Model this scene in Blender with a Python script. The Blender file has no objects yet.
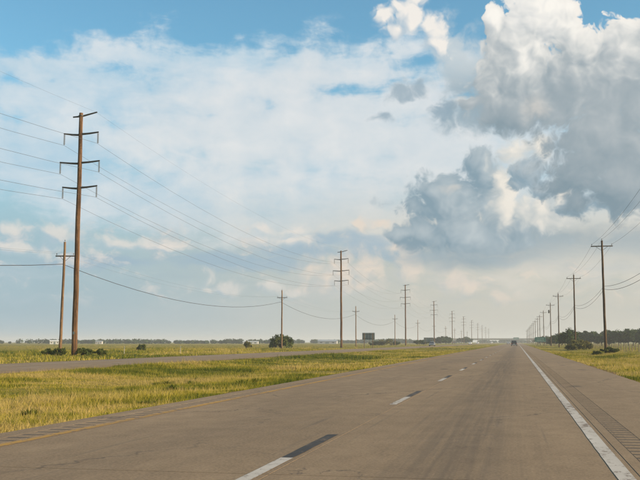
import bpy, bmesh, math, random
import numpy as np
from mathutils import Vector, Matrix

scene = bpy.context.scene
COL = scene.collection
random.seed(7)
RNG = np.random.default_rng(11)

# ---------------------------------------------------------------- camera
CAM_H = 1.33
cam_data = bpy.data.cameras.new('camera')
cam = bpy.data.objects.new('camera', cam_data)
COL.objects.link(cam)
cam.location = (0, 0, CAM_H)
cam.rotation_euler = (math.radians(90 + 6.065), 0, math.radians(11.533))
cam_data.sensor_width = 36.0
cam_data.lens = 54.0
cam_data.clip_start = 0.05
cam_data.clip_end = 40000
scene.camera = cam

# ---------------------------------------------------------------- view + sampling
vs = scene.view_settings
vs.view_transform = 'Standard'
vs.look = 'None'
EXPOSURE = 0.75
vs.exposure = EXPOSURE
vs.gamma = 1.0
vs.use_curve_mapping = False
cy = scene.cycles
cy.use_denoising = True
cy.max_bounces = 5
cy.diffuse_bounces = 3
cy.glossy_bounces = 2
cy.transmission_bounces = 4
cy.transparent_max_bounces = 12
cy.volume_bounces = 0
cy.caustics_reflective = False
cy.caustics_refractive = False

# ---------------------------------------------------------------- sun
SUN_AZ, SUN_EL = 94.0, 16.5          # degrees clockwise from the road direction, above the horizon
sun_data = bpy.data.lights.new('sun', 'SUN')
sun_data.energy = 5.0
sun_data.angle = math.radians(0.6)
sun_data.color = (1.0, 0.79, 0.54)
sun = bpy.data.objects.new('sun', sun_data)
COL.objects.link(sun)
_sd = Vector((math.sin(math.radians(SUN_AZ)) * math.cos(math.radians(SUN_EL)),
              math.cos(math.radians(SUN_AZ)) * math.cos(math.radians(SUN_EL)),
              math.sin(math.radians(SUN_EL))))
sun.rotation_euler = _sd.to_track_quat('Z', 'Y').to_euler()
sun.location = (60, -30, 60)


# ---------------------------------------------------------------- node helper
def srgb(r, g, b):
    def f(c):
        c = c / 255.0
        return c / 12.92 if c <= 0.04045 else ((c + 0.055) / 1.055) ** 2.4
    return (f(r), f(g), f(b), 1.0)


class S:
    """a node socket with arithmetic"""
    def __init__(self, g, sock):
        self.g, self.k = g, sock
    def __add__(self, o): return self.g.m('ADD', self, o)
    def __radd__(self, o): return self.g.m('ADD', o, self)
    def __sub__(self, o): return self.g.m('SUBTRACT', self, o)
    def __rsub__(self, o): return self.g.m('SUBTRACT', o, self)
    def __mul__(self, o): return self.g.m('MULTIPLY', self, o)
    def __rmul__(self, o): return self.g.m('MULTIPLY', o, self)
    def __truediv__(self, o): return self.g.m('DIVIDE', self, o)


class G:
    def __init__(self, nt):
        self.nt = nt
    def n(self, t, **kw):
        x = self.nt.nodes.new(t)
        for a, b in kw.items():
            setattr(x, a, b)
        return x
    def put(self, sock, v):
        if isinstance(v, S):
            self.nt.links.new(v.k, sock)
        else:
            sock.default_value = v
    def m(self, op, a, b=0.0, c=None, clamp=False):
        x = self.n('ShaderNodeMath', operation=op, use_clamp=clamp)
        self.put(x.inputs[0], a)
        self.put(x.inputs[1], b)
        if c is not None:
            self.put(x.inputs[2], c)
        return S(self, x.outputs[0])
    def max(self, a, b): return self.m('MAXIMUM', a, b)
    def min(self, a, b): return self.m('MINIMUM', a, b)
    def clamp(self, a): return self.m('ADD', a, 0.0, clamp=True)
    def smooth(self, a, lo, hi, t0=0.0, t1=1.0):
        x = self.n('ShaderNodeMapRange', interpolation_type='SMOOTHERSTEP')
        for i, v in enumerate((a, lo, hi, t0, t1)):
            self.put(x.inputs[i], v)
        return S(self, x.outputs[0])
    def lin(self, a, lo, hi, t0=0.0, t1=1.0):
        x = self.n('ShaderNodeMapRange', interpolation_type='LINEAR', clamp=True)
        for i, v in enumerate((a, lo, hi, t0, t1)):
            self.put(x.inputs[i], v)
        return S(self, x.outputs[0])
    def v(self, op, a, b=(0, 0, 0)):
        x = self.n('ShaderNodeVectorMath', operation=op)
        self.put(x.inputs[0], a)
        if op == 'SCALE':
            self.put(x.inputs['Scale'], b)
            return S(self, x.outputs[0])
        if op not in ('LENGTH', 'NORMALIZE'):
            self.put(x.inputs[1], b)
        return S(self, x.outputs['Value'] if op in ('LENGTH', 'DOT_PRODUCT', 'DISTANCE') else x.outputs[0])
    def xyz(self, x, y, z=0.0):
        c = self.n('ShaderNodeCombineXYZ')
        for i, v in enumerate((x, y, z)):
            self.put(c.inputs[i], v)
        return S(self, c.outputs[0])
    def sep(self, v):
        c = self.n('ShaderNodeSeparateXYZ')
        self.put(c.inputs[0], v)
        return [S(self, o) for o in c.outputs]
    def noise(self, v, scale=1.0, detail=4.0, rough=0.5, dist=0.0, lac=2.0, color=False, dims='3D'):
        x = self.n('ShaderNodeTexNoise', noise_dimensions=dims)
        self.put(x.inputs['Vector'], v)
        self.put(x.inputs['Scale'], scale)
        self.put(x.inputs['Detail'], detail)
        self.put(x.inputs['Roughness'], rough)
        self.put(x.inputs['Lacunarity'], lac)
        self.put(x.inputs['Distortion'], dist)
        return S(self, x.outputs['Color' if color else 'Fac'])
    def voro(self, v, scale=1.0, detail=0.0, rough=0.5, feature='SMOOTH_F1', smooth=0.5, out='Distance', rand=1.0):
        x = self.n('ShaderNodeTexVoronoi', feature=feature, voronoi_dimensions='3D')
        self.put(x.inputs['Vector'], v)
        self.put(x.inputs['Scale'], scale)
        self.put(x.inputs['Detail'], detail)
        self.put(x.inputs['Roughness'], rough)
        self.put(x.inputs['Randomness'], rand)
        if feature == 'SMOOTH_F1':
            self.put(x.inputs['Smoothness'], smooth)
        return S(self, x.outputs[out])
    def mix(self, fac, a, b, mode='MIX'):
        x = self.n('ShaderNodeMix', data_type='RGBA', blend_type=mode, clamp_factor=True)
        self.put(x.inputs[0], fac)
        self.put(x.inputs[6], a)
        self.put(x.inputs[7], b)
        return S(self, x.outputs[2])
    def ramp(self, fac, stops):
        x = self.n('ShaderNodeValToRGB')
        cr = x.color_ramp
        while len(cr.elements) < len(stops):
            cr.elements.new(0.5)
        for e, (p, c) in zip(cr.elements, stops):
            e.position = p
            e.color = c
        self.put(x.inputs[0], fac)
        return S(self, x.outputs[0])


# ---------------------------------------------------------------- sky with clouds (world)
world = bpy.data.worlds.new('World')
scene.world = world
world.use_nodes = True
world.cycles.sampling_method = 'MANUAL'
world.cycles.sample_map_resolution = 256
wnt = world.node_tree
wnt.nodes.clear()
g = G(wnt)
SKY_STRENGTH = 0.085
K = 1.0 / SKY_STRENGTH / 2.0 ** EXPOSURE      # cloud colours as they should appear at this exposure


def SKYC(r, gg, b):
    c = srgb(r, gg, b)
    return (c[0] * K, c[1] * K, c[2] * K, 1.0)


sky = g.n('ShaderNodeTexSky', sky_type='NISHITA', sun_disc=False)
sky.sun_elevation = math.radians(SUN_EL)
sky.sun_rotation = math.radians(SUN_AZ)
sky.air_density = 1.0
sky.dust_density = 1.0
sky.ozone_density = 1.0
tc = g.n('ShaderNodeTexCoord')
dx, dy, dz = g.sep(S(g, tc.outputs['Generated']))
AZ = g.m('ARCTAN2', dx, dy) * 57.29578          # degrees right of the road direction
EL = g.m('ARCSINE', dz) * 57.29578              # degrees above the horizon
P0 = g.xyz(AZ, EL, 0.0)


def warp(p, scale, amp, detail=3.0, seed=0.0):
    c = g.noise(g.v('ADD', p, (seed, seed * 1.7, seed * .3)), scale, detail, 0.55, color=True)
    d = g.v('MULTIPLY', g.v('SUBTRACT', c, (0.5, 0.5, 0.5)), (amp, amp, 0))
    return g.v('ADD', p, d)


PA = warp(P0, 0.45, 1.5, 2.0, 3.1)
P1 = warp(PA, 1.9, 0.28, 3.0, 5.3)               # lumpy cloud coordinates
PW = warp(g.v('MULTIPLY', P0, (0.45, 1.0, 1.0)), 0.35, 2.0, 3.0, 9.0)   # streaky veil coordinates
fine = g.noise(P1, 0.5, 7.5, 0.56) - 0.5        # fine fractal lumps
soft = g.noise(g.v('ADD', P0, (31, 7, 2)), 0.22, 5.0, 0.55) - 0.5
wisp = g.noise(PW, 0.55, 6.0, 0.55) - 0.5


def billow(p, octaves=4):
    acc = None
    for sc, am in ((0.42, 1.0), (0.95, 0.55), (2.1, 0.32), (4.8, 0.16))[:octaves]:
        k = g.m('ABSOLUTE', g.noise(p, sc, 0.0, 0.5) - 0.5) * (2.0 * am)
        acc = k if acc is None else acc + k
    return acc - 0.35


puff = billow(P1)                                # rounded cauliflower bumps with creases between them
LDX, LDY = 0.48, 0.42                            # towards the light, in degrees
PL = g.v('ADD', PA, (LDX, LDY, 0))
relief = g.noise(PA, 0.5, 2.6, 0.55) - g.noise(PL, 0.5, 2.6, 0.55)   # >0 where the lump faces the light
prelief = billow(PA, 3) - billow(PL, 3)


def field(blobs, p):
    """rounded cloud masses at (azimuth, elevation) with half-widths, all in degrees; 1 at a centre, 0 on the outline"""
    acc = None
    for (a, e, ra, re) in blobs:
        d = g.v('MULTIPLY', g.v('SUBTRACT', p, (a, e, 0.0)), (1.0 / ra, 1.0 / re, 0.0))
        k = 1.0 - g.v('LENGTH', d)
        if acc is None:
            acc = k
        else:
            acc = g.m('SMOOTH_MAX', acc, k, 0.18)
    return acc

VEIL = [
    (-12.75, 12.60, 16.87, 5.12), (-4.89, 11.35, 9.04, 6.63), (2.65, 8.77, 10.24, 7.23), (-21.79, 14.14, 12.65, 3.13),
    (-15.20, 15.96, 13.86, 2.05), (-27.04, 15.44, 6.63, 0.96), (-28.04, 10.96, 7.83, 3.61), (-15.15, 9.03, 14.46, 3.61),
    (-10.33, 8.15, 11.45, 3.61),
]
BRIGHTVEIL = [
    (-5.49, 11.36, 7.83, 4.82), (-10.93, 13.19, 9.04, 3.92), (-15.77, 11.98, 7.83, 3.61),
]
BIG = [
    (1.83, 19.16, 1.93, 2.77), (2.12, 21.21, 1.81, 3.01), (-0.73, 17.99, 0.84, 1.14), (0.43, 17.02, 2.05, 1.93),
    (4.58, 16.51, 1.93, 1.20), (6.60, 16.56, 2.17, 1.81), (2.80, 14.22, 5.12, 3.31), (5.54, 11.50, 5.12, 4.22),
    (0.18, 13.79, 2.89, 2.29), (-2.59, 14.02, 1.33, 0.66), (-1.38, 15.01, 1.33, 1.57), (6.56, 8.89, 4.34, 1.81),
    (3.52, 9.43, 2.53, 1.69), (8.70, 8.50, 4.22, 2.05), (0.52, 15.77, 2.17, 1.81), (4.26, 15.25, 3.61, 2.41),
    (9.93, 12.85, 4.22, 5.42), (7.28, 13.90, 3.61, 3.61),
]
PUFF = [
    (-6.38, 19.24, 1.33, 1.33), (-7.66, 19.10, 0.78, 0.66), (-5.69, 20.56, 1.45, 0.84), (-4.39, 17.82, 0.84, 1.02),
    (-4.80, 18.74, 0.78, 0.72), (-6.93, 18.35, 0.96, 0.54),
]
SKIRT = [
    (-2.56, 15.46, 2.05, 2.65), (-1.77, 13.47, 3.01, 1.57), (-3.61, 17.11, 1.45, 1.57), (-0.68, 14.69, 2.41, 3.01),
]
LOW = [
    (-1.72, 9.74, 1.45, 1.81), (-3.45, 8.13, 2.89, 2.17), (-2.31, 6.22, 3.98, 1.81), (-5.25, 6.33, 1.93, 0.90),
    (-4.33, 8.86, 1.69, 1.08), (-6.44, 6.52, 1.45, 0.54),
]
BASE = [
    (-2.03, 5.28, 4.22, 1.33), (1.43, 5.33, 6.02, 1.45), (5.89, 5.10, 5.42, 1.20),
]
LUMP = [
    (0.85, 10.00, 1.39, 1.02), (1.86, 9.04, 1.20, 0.72), (0.26, 9.32, 0.72, 0.60), (4.88, 7.94, 3.13, 0.78),
]
BAND = [
    (-8.54, 5.70, 2.41, 0.78), (-10.93, 5.95, 1.81, 0.60), (-6.75, 5.45, 1.20, 0.60), (-12.73, 5.35, 3.61, 0.54),
    (-16.31, 4.74, 5.42, 0.60), (-25.05, 4.62, 4.82, 0.48),
]
FRAG = [
    (-7.03, 14.79, 1.14, 0.78), (-5.57, 14.98, 0.54, 0.42), (-7.65, 13.28, 0.60, 0.30), (-3.66, 14.00, 1.08, 0.60),
    (-7.44, 8.37, 1.20, 0.36), (-4.27, 13.55, 0.72, 0.54),
]
WARM = [
    (0.06, 11.08, 1.20, 0.96), (-0.63, 8.59, 0.78, 2.53), (1.49, 7.66, 1.81, 1.20), (1.46, 11.14, 0.84, 0.96),
    (2.76, 8.48, 0.60, 1.57),
]
PINK = [
    (-6.51, 4.97, 0.72, 1.33), (-7.04, 5.75, 0.60, 0.48), (-3.70, 3.64, 0.54, 1.08), (-2.77, 2.93, 1.08, 0.54),
    (-0.63, 2.56, 0.84, 0.60), (-8.55, 3.20, 0.96, 0.60), (-10.04, 4.15, 2.77, 1.33), (-10.94, 3.20, 2.41, 0.60),
    (-7.81, 7.12, 0.84, 0.24), (-9.25, 6.84, 0.54, 0.36),
]
SPOT = [
    (-3.38, 8.96, 0.72, 0.30), (1.34, 13.56, 0.96, 0.84),
]
TINY = [
    (-15.02, 6.83, 0.84, 0.54), (-12.92, 6.72, 1.33, 0.36), (-13.57, 6.06, 2.65, 0.48), (-18.20, 3.71, 0.42, 0.60),
    (-17.84, 3.18, 1.57, 0.36), (-14.28, 3.20, 0.96, 0.36), (-12.73, 3.02, 0.72, 0.30), (-28.97, 5.39, 1.45, 0.42),
    (-27.62, 6.35, 1.81, 0.48), (-22.50, 5.78, 2.17, 0.48), (-20.46, 5.64, 1.45, 0.36), (-29.65, 6.45, 0.84, 0.36),
]


def dens(blobs, kf, kp):
    """density of a cloud, and how squarely its broad lumps face the light"""
    return (field(blobs, P1) + fine * kf + puff * kp, field(blobs, PA) - field(blobs, PL) + relief * kf + prelief * kp)


# --- clear air: Nishita blue, paling into the haze of the lower sky
c = g.mix(1.0, S(g, sky.outputs[0]), (0.78, 1.26, 1.34, 1.0), 'MULTIPLY')
warmside = g.smooth(AZ + soft * 6.0, -34.0, 2.0)      # the air is dustier down the road
hazecol = g.mix(warmside, SKYC(158, 184, 197), SKYC(199, 197, 187))
c = g.mix(g.smooth(EL + soft * 3.0, 16.0, 3.0, 0.0, 0.95), c, hazecol)

# --- thin high sheet with a torn upper edge
veilf = field(VEIL, P0)
veil = g.smooth(veilf * 1.25 + wisp * g.smooth(EL, 10.0, 14.5, 1.7, 2.7) + soft * 0.9 + fine * g.smooth(EL, 10.0, 14.5, 0.8, 1.5), -0.22, 0.70)
vb = g.smooth(field(BRIGHTVEIL, P0) + soft * 1.4 + wisp * 0.8 + fine * 0.5, -0.5, 0.7)
veilcol = g.mix(vb, g.mix(g.clamp(0.45 + wisp * 2.6 + fine * 1.2), SKYC(176, 206, 224), SKYC(218, 226, 231)), g.mix(g.clamp(0.5 + fine * 1.5 + wisp * 1.8), SKYC(206, 217, 224), SKYC(230, 231, 231)))
veilcol = g.mix(warmside * g.smooth(EL, 11.0, 5.0), veilcol, SKYC(216, 212, 202))
c = g.mix(veil * 0.92, c, veilcol)

# --- low grey-blue bands and small far cumulus above the horizon
bandn = g.noise(g.v('MULTIPLY', P1, (0.35, 1.0, 1.0)), 0.5, 6.0, 0.55) - 0.5
band = g.smooth(field(BAND, P1) + bandn * 1.6, -0.3, 0.7)
c = g.mix(band * 0.8, c, SKYC(156, 182, 199))
# many small cumulus far off: cream tops over blue-grey bases
fc = g.noise(g.v('MULTIPLY', P1, (0.55, 1.0, 1.0)), 0.75, 7.0, 0.6) - 0.5
fcl = g.noise(g.v('ADD', g.v('MULTIPLY', P1, (0.55, 1.0, 1.0)), (0.25, 0.45, 0.0)), 0.75, 5.0, 0.6) - 0.5
fcm = g.smooth(EL, 1.6, 3.0) * g.smooth(EL, 7.8, 6.0)
fca = g.smooth(fc + soft * 0.25, -0.02, 0.2) * fcm
fccol = g.mix(g.clamp(0.5 + (fc - fcl) * 4.0), g.mix(warmside, SKYC(168, 188, 201), SKYC(186, 192, 192)), g.mix(warmside, SKYC(222, 219, 215), SKYC(228, 216, 201)))
c = g.mix(fca * 0.85, c, fccol)
pk, pkl = dens(PINK, 2.0, 1.1)
pkcol = g.mix(g.clamp(0.45 + pkl * 1.3), SKYC(190, 196, 196), SKYC(231, 217, 202))
c = g.mix(g.smooth(pk, -0.5, 0.95) * 0.85, c, pkcol)
tn, tnl = dens(TINY, 2.2, 1.1)
c = g.mix(g.smooth(tn, -0.5, 1.2) * 0.72, c, g.mix(g.clamp(0.5 + tnl * 1.0), SKYC(180, 198, 210), SKYC(236, 227, 217)))

# --- broad grey base with a level underside
under = g.smooth(EL + bandn * 1.0 + soft * 1.0, 3.6, g.smooth(AZ, -4.0, 4.0, 4.6, 6.5))
base = g.smooth(field(BASE, P1) + bandn * 0.9 + soft * 0.5, -0.40, 0.40) * under
c = g.mix(base * 0.88, c, g.mix(g.clamp(0.4 + bandn * 2.0), SKYC(140, 163, 175), SKYC(170, 183, 188)))

# --- faint streaks low over the plain
stk = g.noise(g.v('MULTIPLY', P1, (0.16, 1.0, 1.0)), 0.9, 5.0, 0.55) - 0.5
c = g.mix(g.clamp(stk * 3.0) * g.smooth(EL, 9.0, 3.0) * 0.6, c, g.mix(warmside, SKYC(188, 202, 212), SKYC(218, 210, 198)))
c = g.mix(g.clamp(stk * -3.0) * g.smooth(EL, 9.0, 3.0) * 0.55, c, SKYC(152, 176, 190))

# --- lower shaded cumulus
lowf, lowl = dens(LOW, 1.2, 1.0)
low = g.smooth(lowf, -0.22, g.clamp(0.45 + soft * 1.2)) * g.smooth(EL + bandn * 1.0, 4.2, 6.0)
lowcol = g.mix(g.clamp(0.34 + lowl * 0.6 + soft * 1.3), SKYC(128, 155, 170), SKYC(188, 199, 204))
c = g.mix(low * 0.95, c, lowcol)

# --- lit warm cloud between the dark masses
wf, wl = dens(WARM, 1.4, 1.0)
wmcol = g.mix(g.clamp(0.5 + wl * 0.9), SKYC(192, 199, 200), SKYC(242, 235, 223))
c = g.mix(g.smooth(wf, -0.4, 0.6) * 0.92, c, wmcol)
lf, ll = dens(LUMP, 1.2, 1.0)
c = g.mix(g.smooth(lf, -0.12, 0.5) * 0.93, c, g.mix(g.clamp(0.26 + ll * 0.9), SKYC(134, 160, 175), SKYC(188, 198, 203)))

# --- thin grey skirt on the left of the tower
sk = g.smooth(field(SKIRT, P1) + fine * 1.6 + puff * 0.7, -0.25, 0.75)
c = g.mix(sk * 0.85, c, g.mix(g.smooth(EL, 13.5, 17.5), SKYC(140, 165, 179), SKYC(200, 210, 215)))

# --- towering cumulus: sunlit crown, grey body, blue-grey base
bigf, bigl = dens(BIG, 0.85, 0.95)
big = g.smooth(bigf, -0.10, g.smooth(EL, 18.5, 13.0, 0.16, 0.55))
side = bigl
crown = g.smooth(EL + fine * 4.0 + soft * 6.0 + side * 1.6 - g.m('ABSOLUTE', AZ - 1.2) * 0.25, 12.6, 19.2)
body = g.mix(g.clamp(0.42 + soft * 1.4 + side * 0.32 + (EL - 12.0) * 0.075), SKYC(128, 150, 162), SKYC(186, 193, 196))
lightc = g.mix(g.clamp(0.70 + side * 0.65), SKYC(204, 209, 213), SKYC(252, 248, 240))
bigcol = g.mix(crown, body, lightc)
glow = g.smooth(bigf, 0.55, 0.10) * g.clamp(0.35 + side * 1.2) * g.smooth(EL, 11.5, 15.5)
bigcol = g.mix(glow * 0.85, bigcol, SKYC(246, 241, 233))
c = g.mix(big, c, bigcol)

# --- the smaller puff to the left of it, thin underneath
pf, pfl = dens(PUFF, 1.1, 1.0)
pfcol = g.mix(g.clamp(0.42 + pfl * 0.9 + (EL - 17.3) * 0.20), SKYC(172, 194, 210), SKYC(246, 240, 232))
c = g.mix(g.smooth(pf, -0.25, 0.6) * g.smooth(EL, 14.5, 17.8, 0.45, 0.96), c, pfcol)

# --- dark shreds and a few sunlit knobs
fr = g.smooth(field(FRAG, P1) * 0.75 + fine * 3.6 + puff * 0.7, -0.2, 0.9)
c = g.mix(fr * 0.78, c, SKYC(144, 168, 183))
sp = g.smooth(field(SPOT, P1) + fine * 2.2 + puff * 0.5, -0.3, 1.1)
c = g.mix(sp * 0.5, c, SKYC(226, 218, 208))

# --- the same kind of cloud all round, away from the stretch measured above
far_off = 1.0 - g.smooth(AZ, -40.0, -33.0) * g.smooth(AZ, 20.0, 11.0) * g.smooth(EL, 32.0, 23.0)
gf = g.noise(g.v('ADD', P0, (77, 13, 0)), 0.07, 3.0, 0.5) - 0.5 + fine * 0.25
gen = g.smooth(gf, -0.02, 0.12) * far_off
gencol = g.mix(g.clamp(0.5 + relief * 2.0 + soft), SKYC(150, 168, 178), SKYC(232, 228, 220))
c = g.mix(gen * 0.9, c, gencol)

# --- haze in front of everything near the horizon
c = g.mix(g.smooth(EL, 4.4, 0.0, 0.0, 0.92), c, hazecol)


bg = g.n('ShaderNodeBackground')
g.put(bg.inputs['Color'], c)
bg.inputs['Strength'].default_value = SKY_STRENGTH
wo = g.n('ShaderNodeOutputWorld')
wnt.links.new(bg.outputs[0], wo.inputs[0])


# ================================================================ mesh helpers
class MB:
    """collects faces for ONE mesh"""
    def __init__(self):
        self.v, self.f, self.mi = [], [], []
    def face(self, pts, mi=0):
        n = len(self.v)
        self.v += [tuple(p) for p in pts]
        self.f.append(tuple(range(n, n + len(pts))))
        self.mi.append(mi)
    def box(self, x0, x1, y0, y1, z0, z1, mi=0, taper=(0, 0)):
        tx, ty = taper
        n = len(self.v)
        self.v += [(x0, y0, z0), (x1, y0, z0), (x1, y1, z0), (x0, y1, z0),
                   (x0 + tx, y0 + ty, z1), (x1 - tx, y0 + ty, z1), (x1 - tx, y1 - ty, z1), (x0 + tx, y1 - ty, z1)]
        for q in ((0, 3, 2, 1), (4, 5, 6, 7), (0, 1, 5, 4), (1, 2, 6, 5), (2, 3, 7, 6), (3, 0, 4, 7)):
            self.f.append(tuple(n + i for i in q))
            self.mi.append(mi)
        return self
    def tube(self, pts, rads, sides=8, mi=0, cap=True):
        pts = [Vector(p) for p in pts]
        if not hasattr(rads, '__len__'):
            rads = [rads] * len(pts)
        rings = []
        for i, p in enumerate(pts):
            d = (pts[min(i + 1, len(pts) - 1)] - pts[max(i - 1, 0)]).normalized()
            a = Vector((0, 0, 1)) if abs(d.z) < 0.9 else Vector((1, 0, 0))
            u = d.cross(a).normalized()
            w = d.cross(u).normalized()
            ring = []
            for k in range(sides):
                t = 2 * math.pi * k / sides
                ring.append(len(self.v))
                self.v.append(tuple(p + (u * math.cos(t) + w * math.sin(t)) * rads[i]))
            rings.append(ring)
        for a, b in zip(rings, rings[1:]):
            for k in range(sides):
                self.f.append((a[k], b[k], b[(k + 1) % sides], a[(k + 1) % sides]))
                self.mi.append(mi)
        if cap:
            self.f.append(tuple(rings[0])); self.mi.append(mi)
            self.f.append(tuple(reversed(rings[-1]))); self.mi.append(mi)
        return self
    def mesh(self, name, mats, smooth=False):
        me = bpy.data.meshes.new(name)
        me.from_pydata(self.v, [], self.f)
        for m in (mats if isinstance(mats, (list, tuple)) else [mats]):
            me.materials.append(m)
        if any(self.mi):
            me.polygons.foreach_set('material_index', self.mi)
        if smooth:
            me.polygons.foreach_set('use_smooth', [True] * len(self.f))
        me.update()
        return me
    def build(self, name, mats, parent=None, smooth=False, loc=None):
        o = bpy.data.objects.new(name, self.mesh(name, mats, smooth))
        COL.objects.link(o)
        if parent is not None:
            o.parent = parent
        if loc is not None:
            o.location = loc
        return o


def tag(o, label=None, cat=None, group=None, kind=None):
    if label: o['label'] = label
    if cat: o['category'] = cat
    if group: o['group'] = group
    if kind: o['kind'] = kind
    return o


def empty(name, loc, rz=0.0):
    o = bpy.data.objects.new(name, None)
    o.empty_display_size = 0.5
    o.location = loc
    o.rotation_euler = (0, 0, rz)
    COL.objects.link(o)
    return o


def copy_tree(o, parent=None):
    c_ = o.copy()
    COL.objects.link(c_)
    c_.parent = parent
    for ch in o.children:
        copy_tree(ch, c_)
    return c_


# ================================================================ materials
def new_mat(name):
    m = bpy.data.materials.new(name)
    m.use_nodes = True
    nt = m.node_tree
    q = G(nt)
    bsdf = nt.nodes['Principled BSDF']
    return m, q, bsdf


def pos(q):
    return S(q, q.n('ShaderNodeNewGeometry').outputs['Position'])


def objco(q):
    return S(q, q.n('ShaderNodeTexCoord').outputs['Object'])


def bump(q, bsdf, h, strength=0.3, dist=0.01):
    b = q.n('ShaderNodeBump')
    b.inputs['Strength'].default_value = strength
    b.inputs['Distance'].default_value = dist
    q.put(b.inputs['Height'], h)
    q.nt.links.new(b.outputs[0], bsdf.inputs['Normal'])


def simple(name, col, rough=0.6, var=0.15, scale=3.0, metal=0.0, spec=0.4):
    m, q, b = new_mat(name)
    n = q.noise(objco(q), scale, 5.0, 0.6)
    k = tuple(max(0, x * (1 - var)) for x in col[:3]) + (1,)
    l = tuple(x * (1 + var) for x in col[:3]) + (1,)
    q.put(b.inputs['Base Color'], q.mix(q.lin(n, 0.3, 0.7), k, l))
    b.inputs['Roughness'].default_value = rough
    b.inputs['Metallic'].default_value = metal
    b.inputs['Specular IOR Level'].default_value = spec
    return m


def concrete_mat():
    m, q, b = new_mat('road_concrete')
    p = pos(q)
    x, y, z = q.sep(p)
    oi = S(q, q.n('ShaderNodeObjectInfo').outputs['Random'])
    big = q.noise(q.v('MULTIPLY', p, (1.0, 0.28, 1.0)), 0.35, 5.0, 0.6)
    mid = q.noise(q.v('MULTIPLY', p, (1.0, 0.5, 1.0)), 2.2, 5.0, 0.65)
    spk = q.noise(p, 26.0, 4.0, 0.75)
    grit = q.noise(p, 150.0, 2.0, 0.6)
    base = q.mix(q.lin(big, 0.32, 0.68), (0.176, 0.122, 0.071, 1), (0.284, 0.199, 0.117, 1))
    base = q.mix(q.lin(mid, 0.38, 0.66, 0.0, 0.6), base, (0.140, 0.098, 0.062, 1))
    base = q.mix(q.lin(spk, 0.46, 0.70, 0.0, 0.75), base, (0.360, 0.258, 0.158, 1))
    base = q.mix(q.lin(spk, 0.44, 0.28, 0.0, 0.75), base, (0.070, 0.052, 0.038, 1))
    base = q.mix(q.lin(grit, 0.55, 0.75, 0.0, 0.6), base, (0.055, 0.041, 0.031, 1))
    # oil drip band and tyre polish along each lane, broken up by noise
    wob = q.noise(q.v('MULTIPLY', p, (0.4, 0.05, 1.0)), 1.0, 3.0, 0.6) - 0.5
    xs = x + wob * 0.16
    def lane_band(c0, hw, soft_):
        d = q.m('ABSOLUTE', xs - c0)
        return q.smooth(d, hw + soft_, hw * 0.3)
    streak = q.noise(q.v('MULTIPLY', p, (7.0, 0.10, 1.0)), 1.3, 7.0, 0.70)
    oil = (lane_band(-0.78, 0.50, 0.50) + lane_band(-4.5, 0.42, 0.35) * 0.35) * q.lin(streak, 0.28, 0.60)
    base = q.mix(oil * 0.55, base, (0.060, 0.049, 0.040, 1))
    tyre = (lane_band(-1.65, 0.28, 0.25) + lane_band(0.12, 0.28, 0.25) + lane_band(-5.4, 0.25, 0.25) + lane_band(-3.6, 0.25, 0.25)) * q.lin(streak, 0.42, 0.72)
    base = q.mix(tyre * 0.22, base, (0.082, 0.063, 0.048, 1))
    # drag marks and rubber streaks on the right-hand lane
    rub = q.noise(q.v('MULTIPLY', p, (6.5, 0.10, 1.0)), 1.0, 4.0, 0.6)
    base = q.mix(q.lin(rub, 0.60, 0.74, 0.0, 0.5), base, (0.080, 0.066, 0.055, 1))
    # scattered stains
    st = q.voro(q.v('MULTIPLY', p, (0.8, 0.35, 1.0)), 0.55, feature='F1')
    stn = q.smooth(st + mid * 0.12, 0.19, 0.11)
    base = q.mix(stn * 0.75, base, (0.052, 0.042, 0.035, 1))
    # hairline cracks
    wv = q.v('ADD', p, q.v('SCALE', q.noise(p, 1.4, 4.0, 0.6, color=True), 0.9))
    ce = q.voro(q.v('MULTIPLY', wv, (0.22, 0.10, 1.0)), 1.0, feature='DISTANCE_TO_EDGE')
    crack = q.smooth(ce, 0.0075, 0.0022) * q.lin(big, 0.42, 0.55)
    base = q.mix(crack * 0.8, base, (0.05, 0.04, 0.035, 1))
    base = q.mix(oi * 0.30, base, q.mix(0.6, base, (0.30, 0.215, 0.135, 1)))
    q.put(b.inputs['Base Color'], base)
    q.put(b.inputs['Roughness'], q.lin(mid, 0.3, 0.7, 0.78, 0.94))
    b.inputs['Specular IOR Level'].default_value = 0.25
    bump(q, b, spk * 0.6 + grit * 0.6 + mid * 1.2, 0.35, 0.012)
    return m


def paint_mat(name, col, worn, under, spec=0.3):
    m, q, b = new_mat(name)
    p = pos(q)
    n = q.noise(q.v('MULTIPLY', p, (1.0, 0.5, 1.0)), 7.0, 6.0, 0.7)
    n2 = q.noise(p, 60.0, 3.0, 0.7)
    n3 = q.noise(q.v('MULTIPLY', p, (1.0, 0.3, 1.0)), 0.9, 3.0, 0.6)
    w = q.smooth(n + (n2 - 0.5) * 0.35 + (n3 - 0.5) * 0.4, worn - 0.09, worn + 0.09)
    dirt = q.mix(q.lin(n3, 0.3, 0.7, 0.0, 0.35), col, under)
    q.put(b.inputs['Base Color'], q.mix(w, dirt, under))
    b.inputs['Roughness'].default_value = 0.7
    b.inputs['Specular IOR Level'].default_value = spec
    bump(q, b, n2, 0.3, 0.006)
    return m


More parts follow.
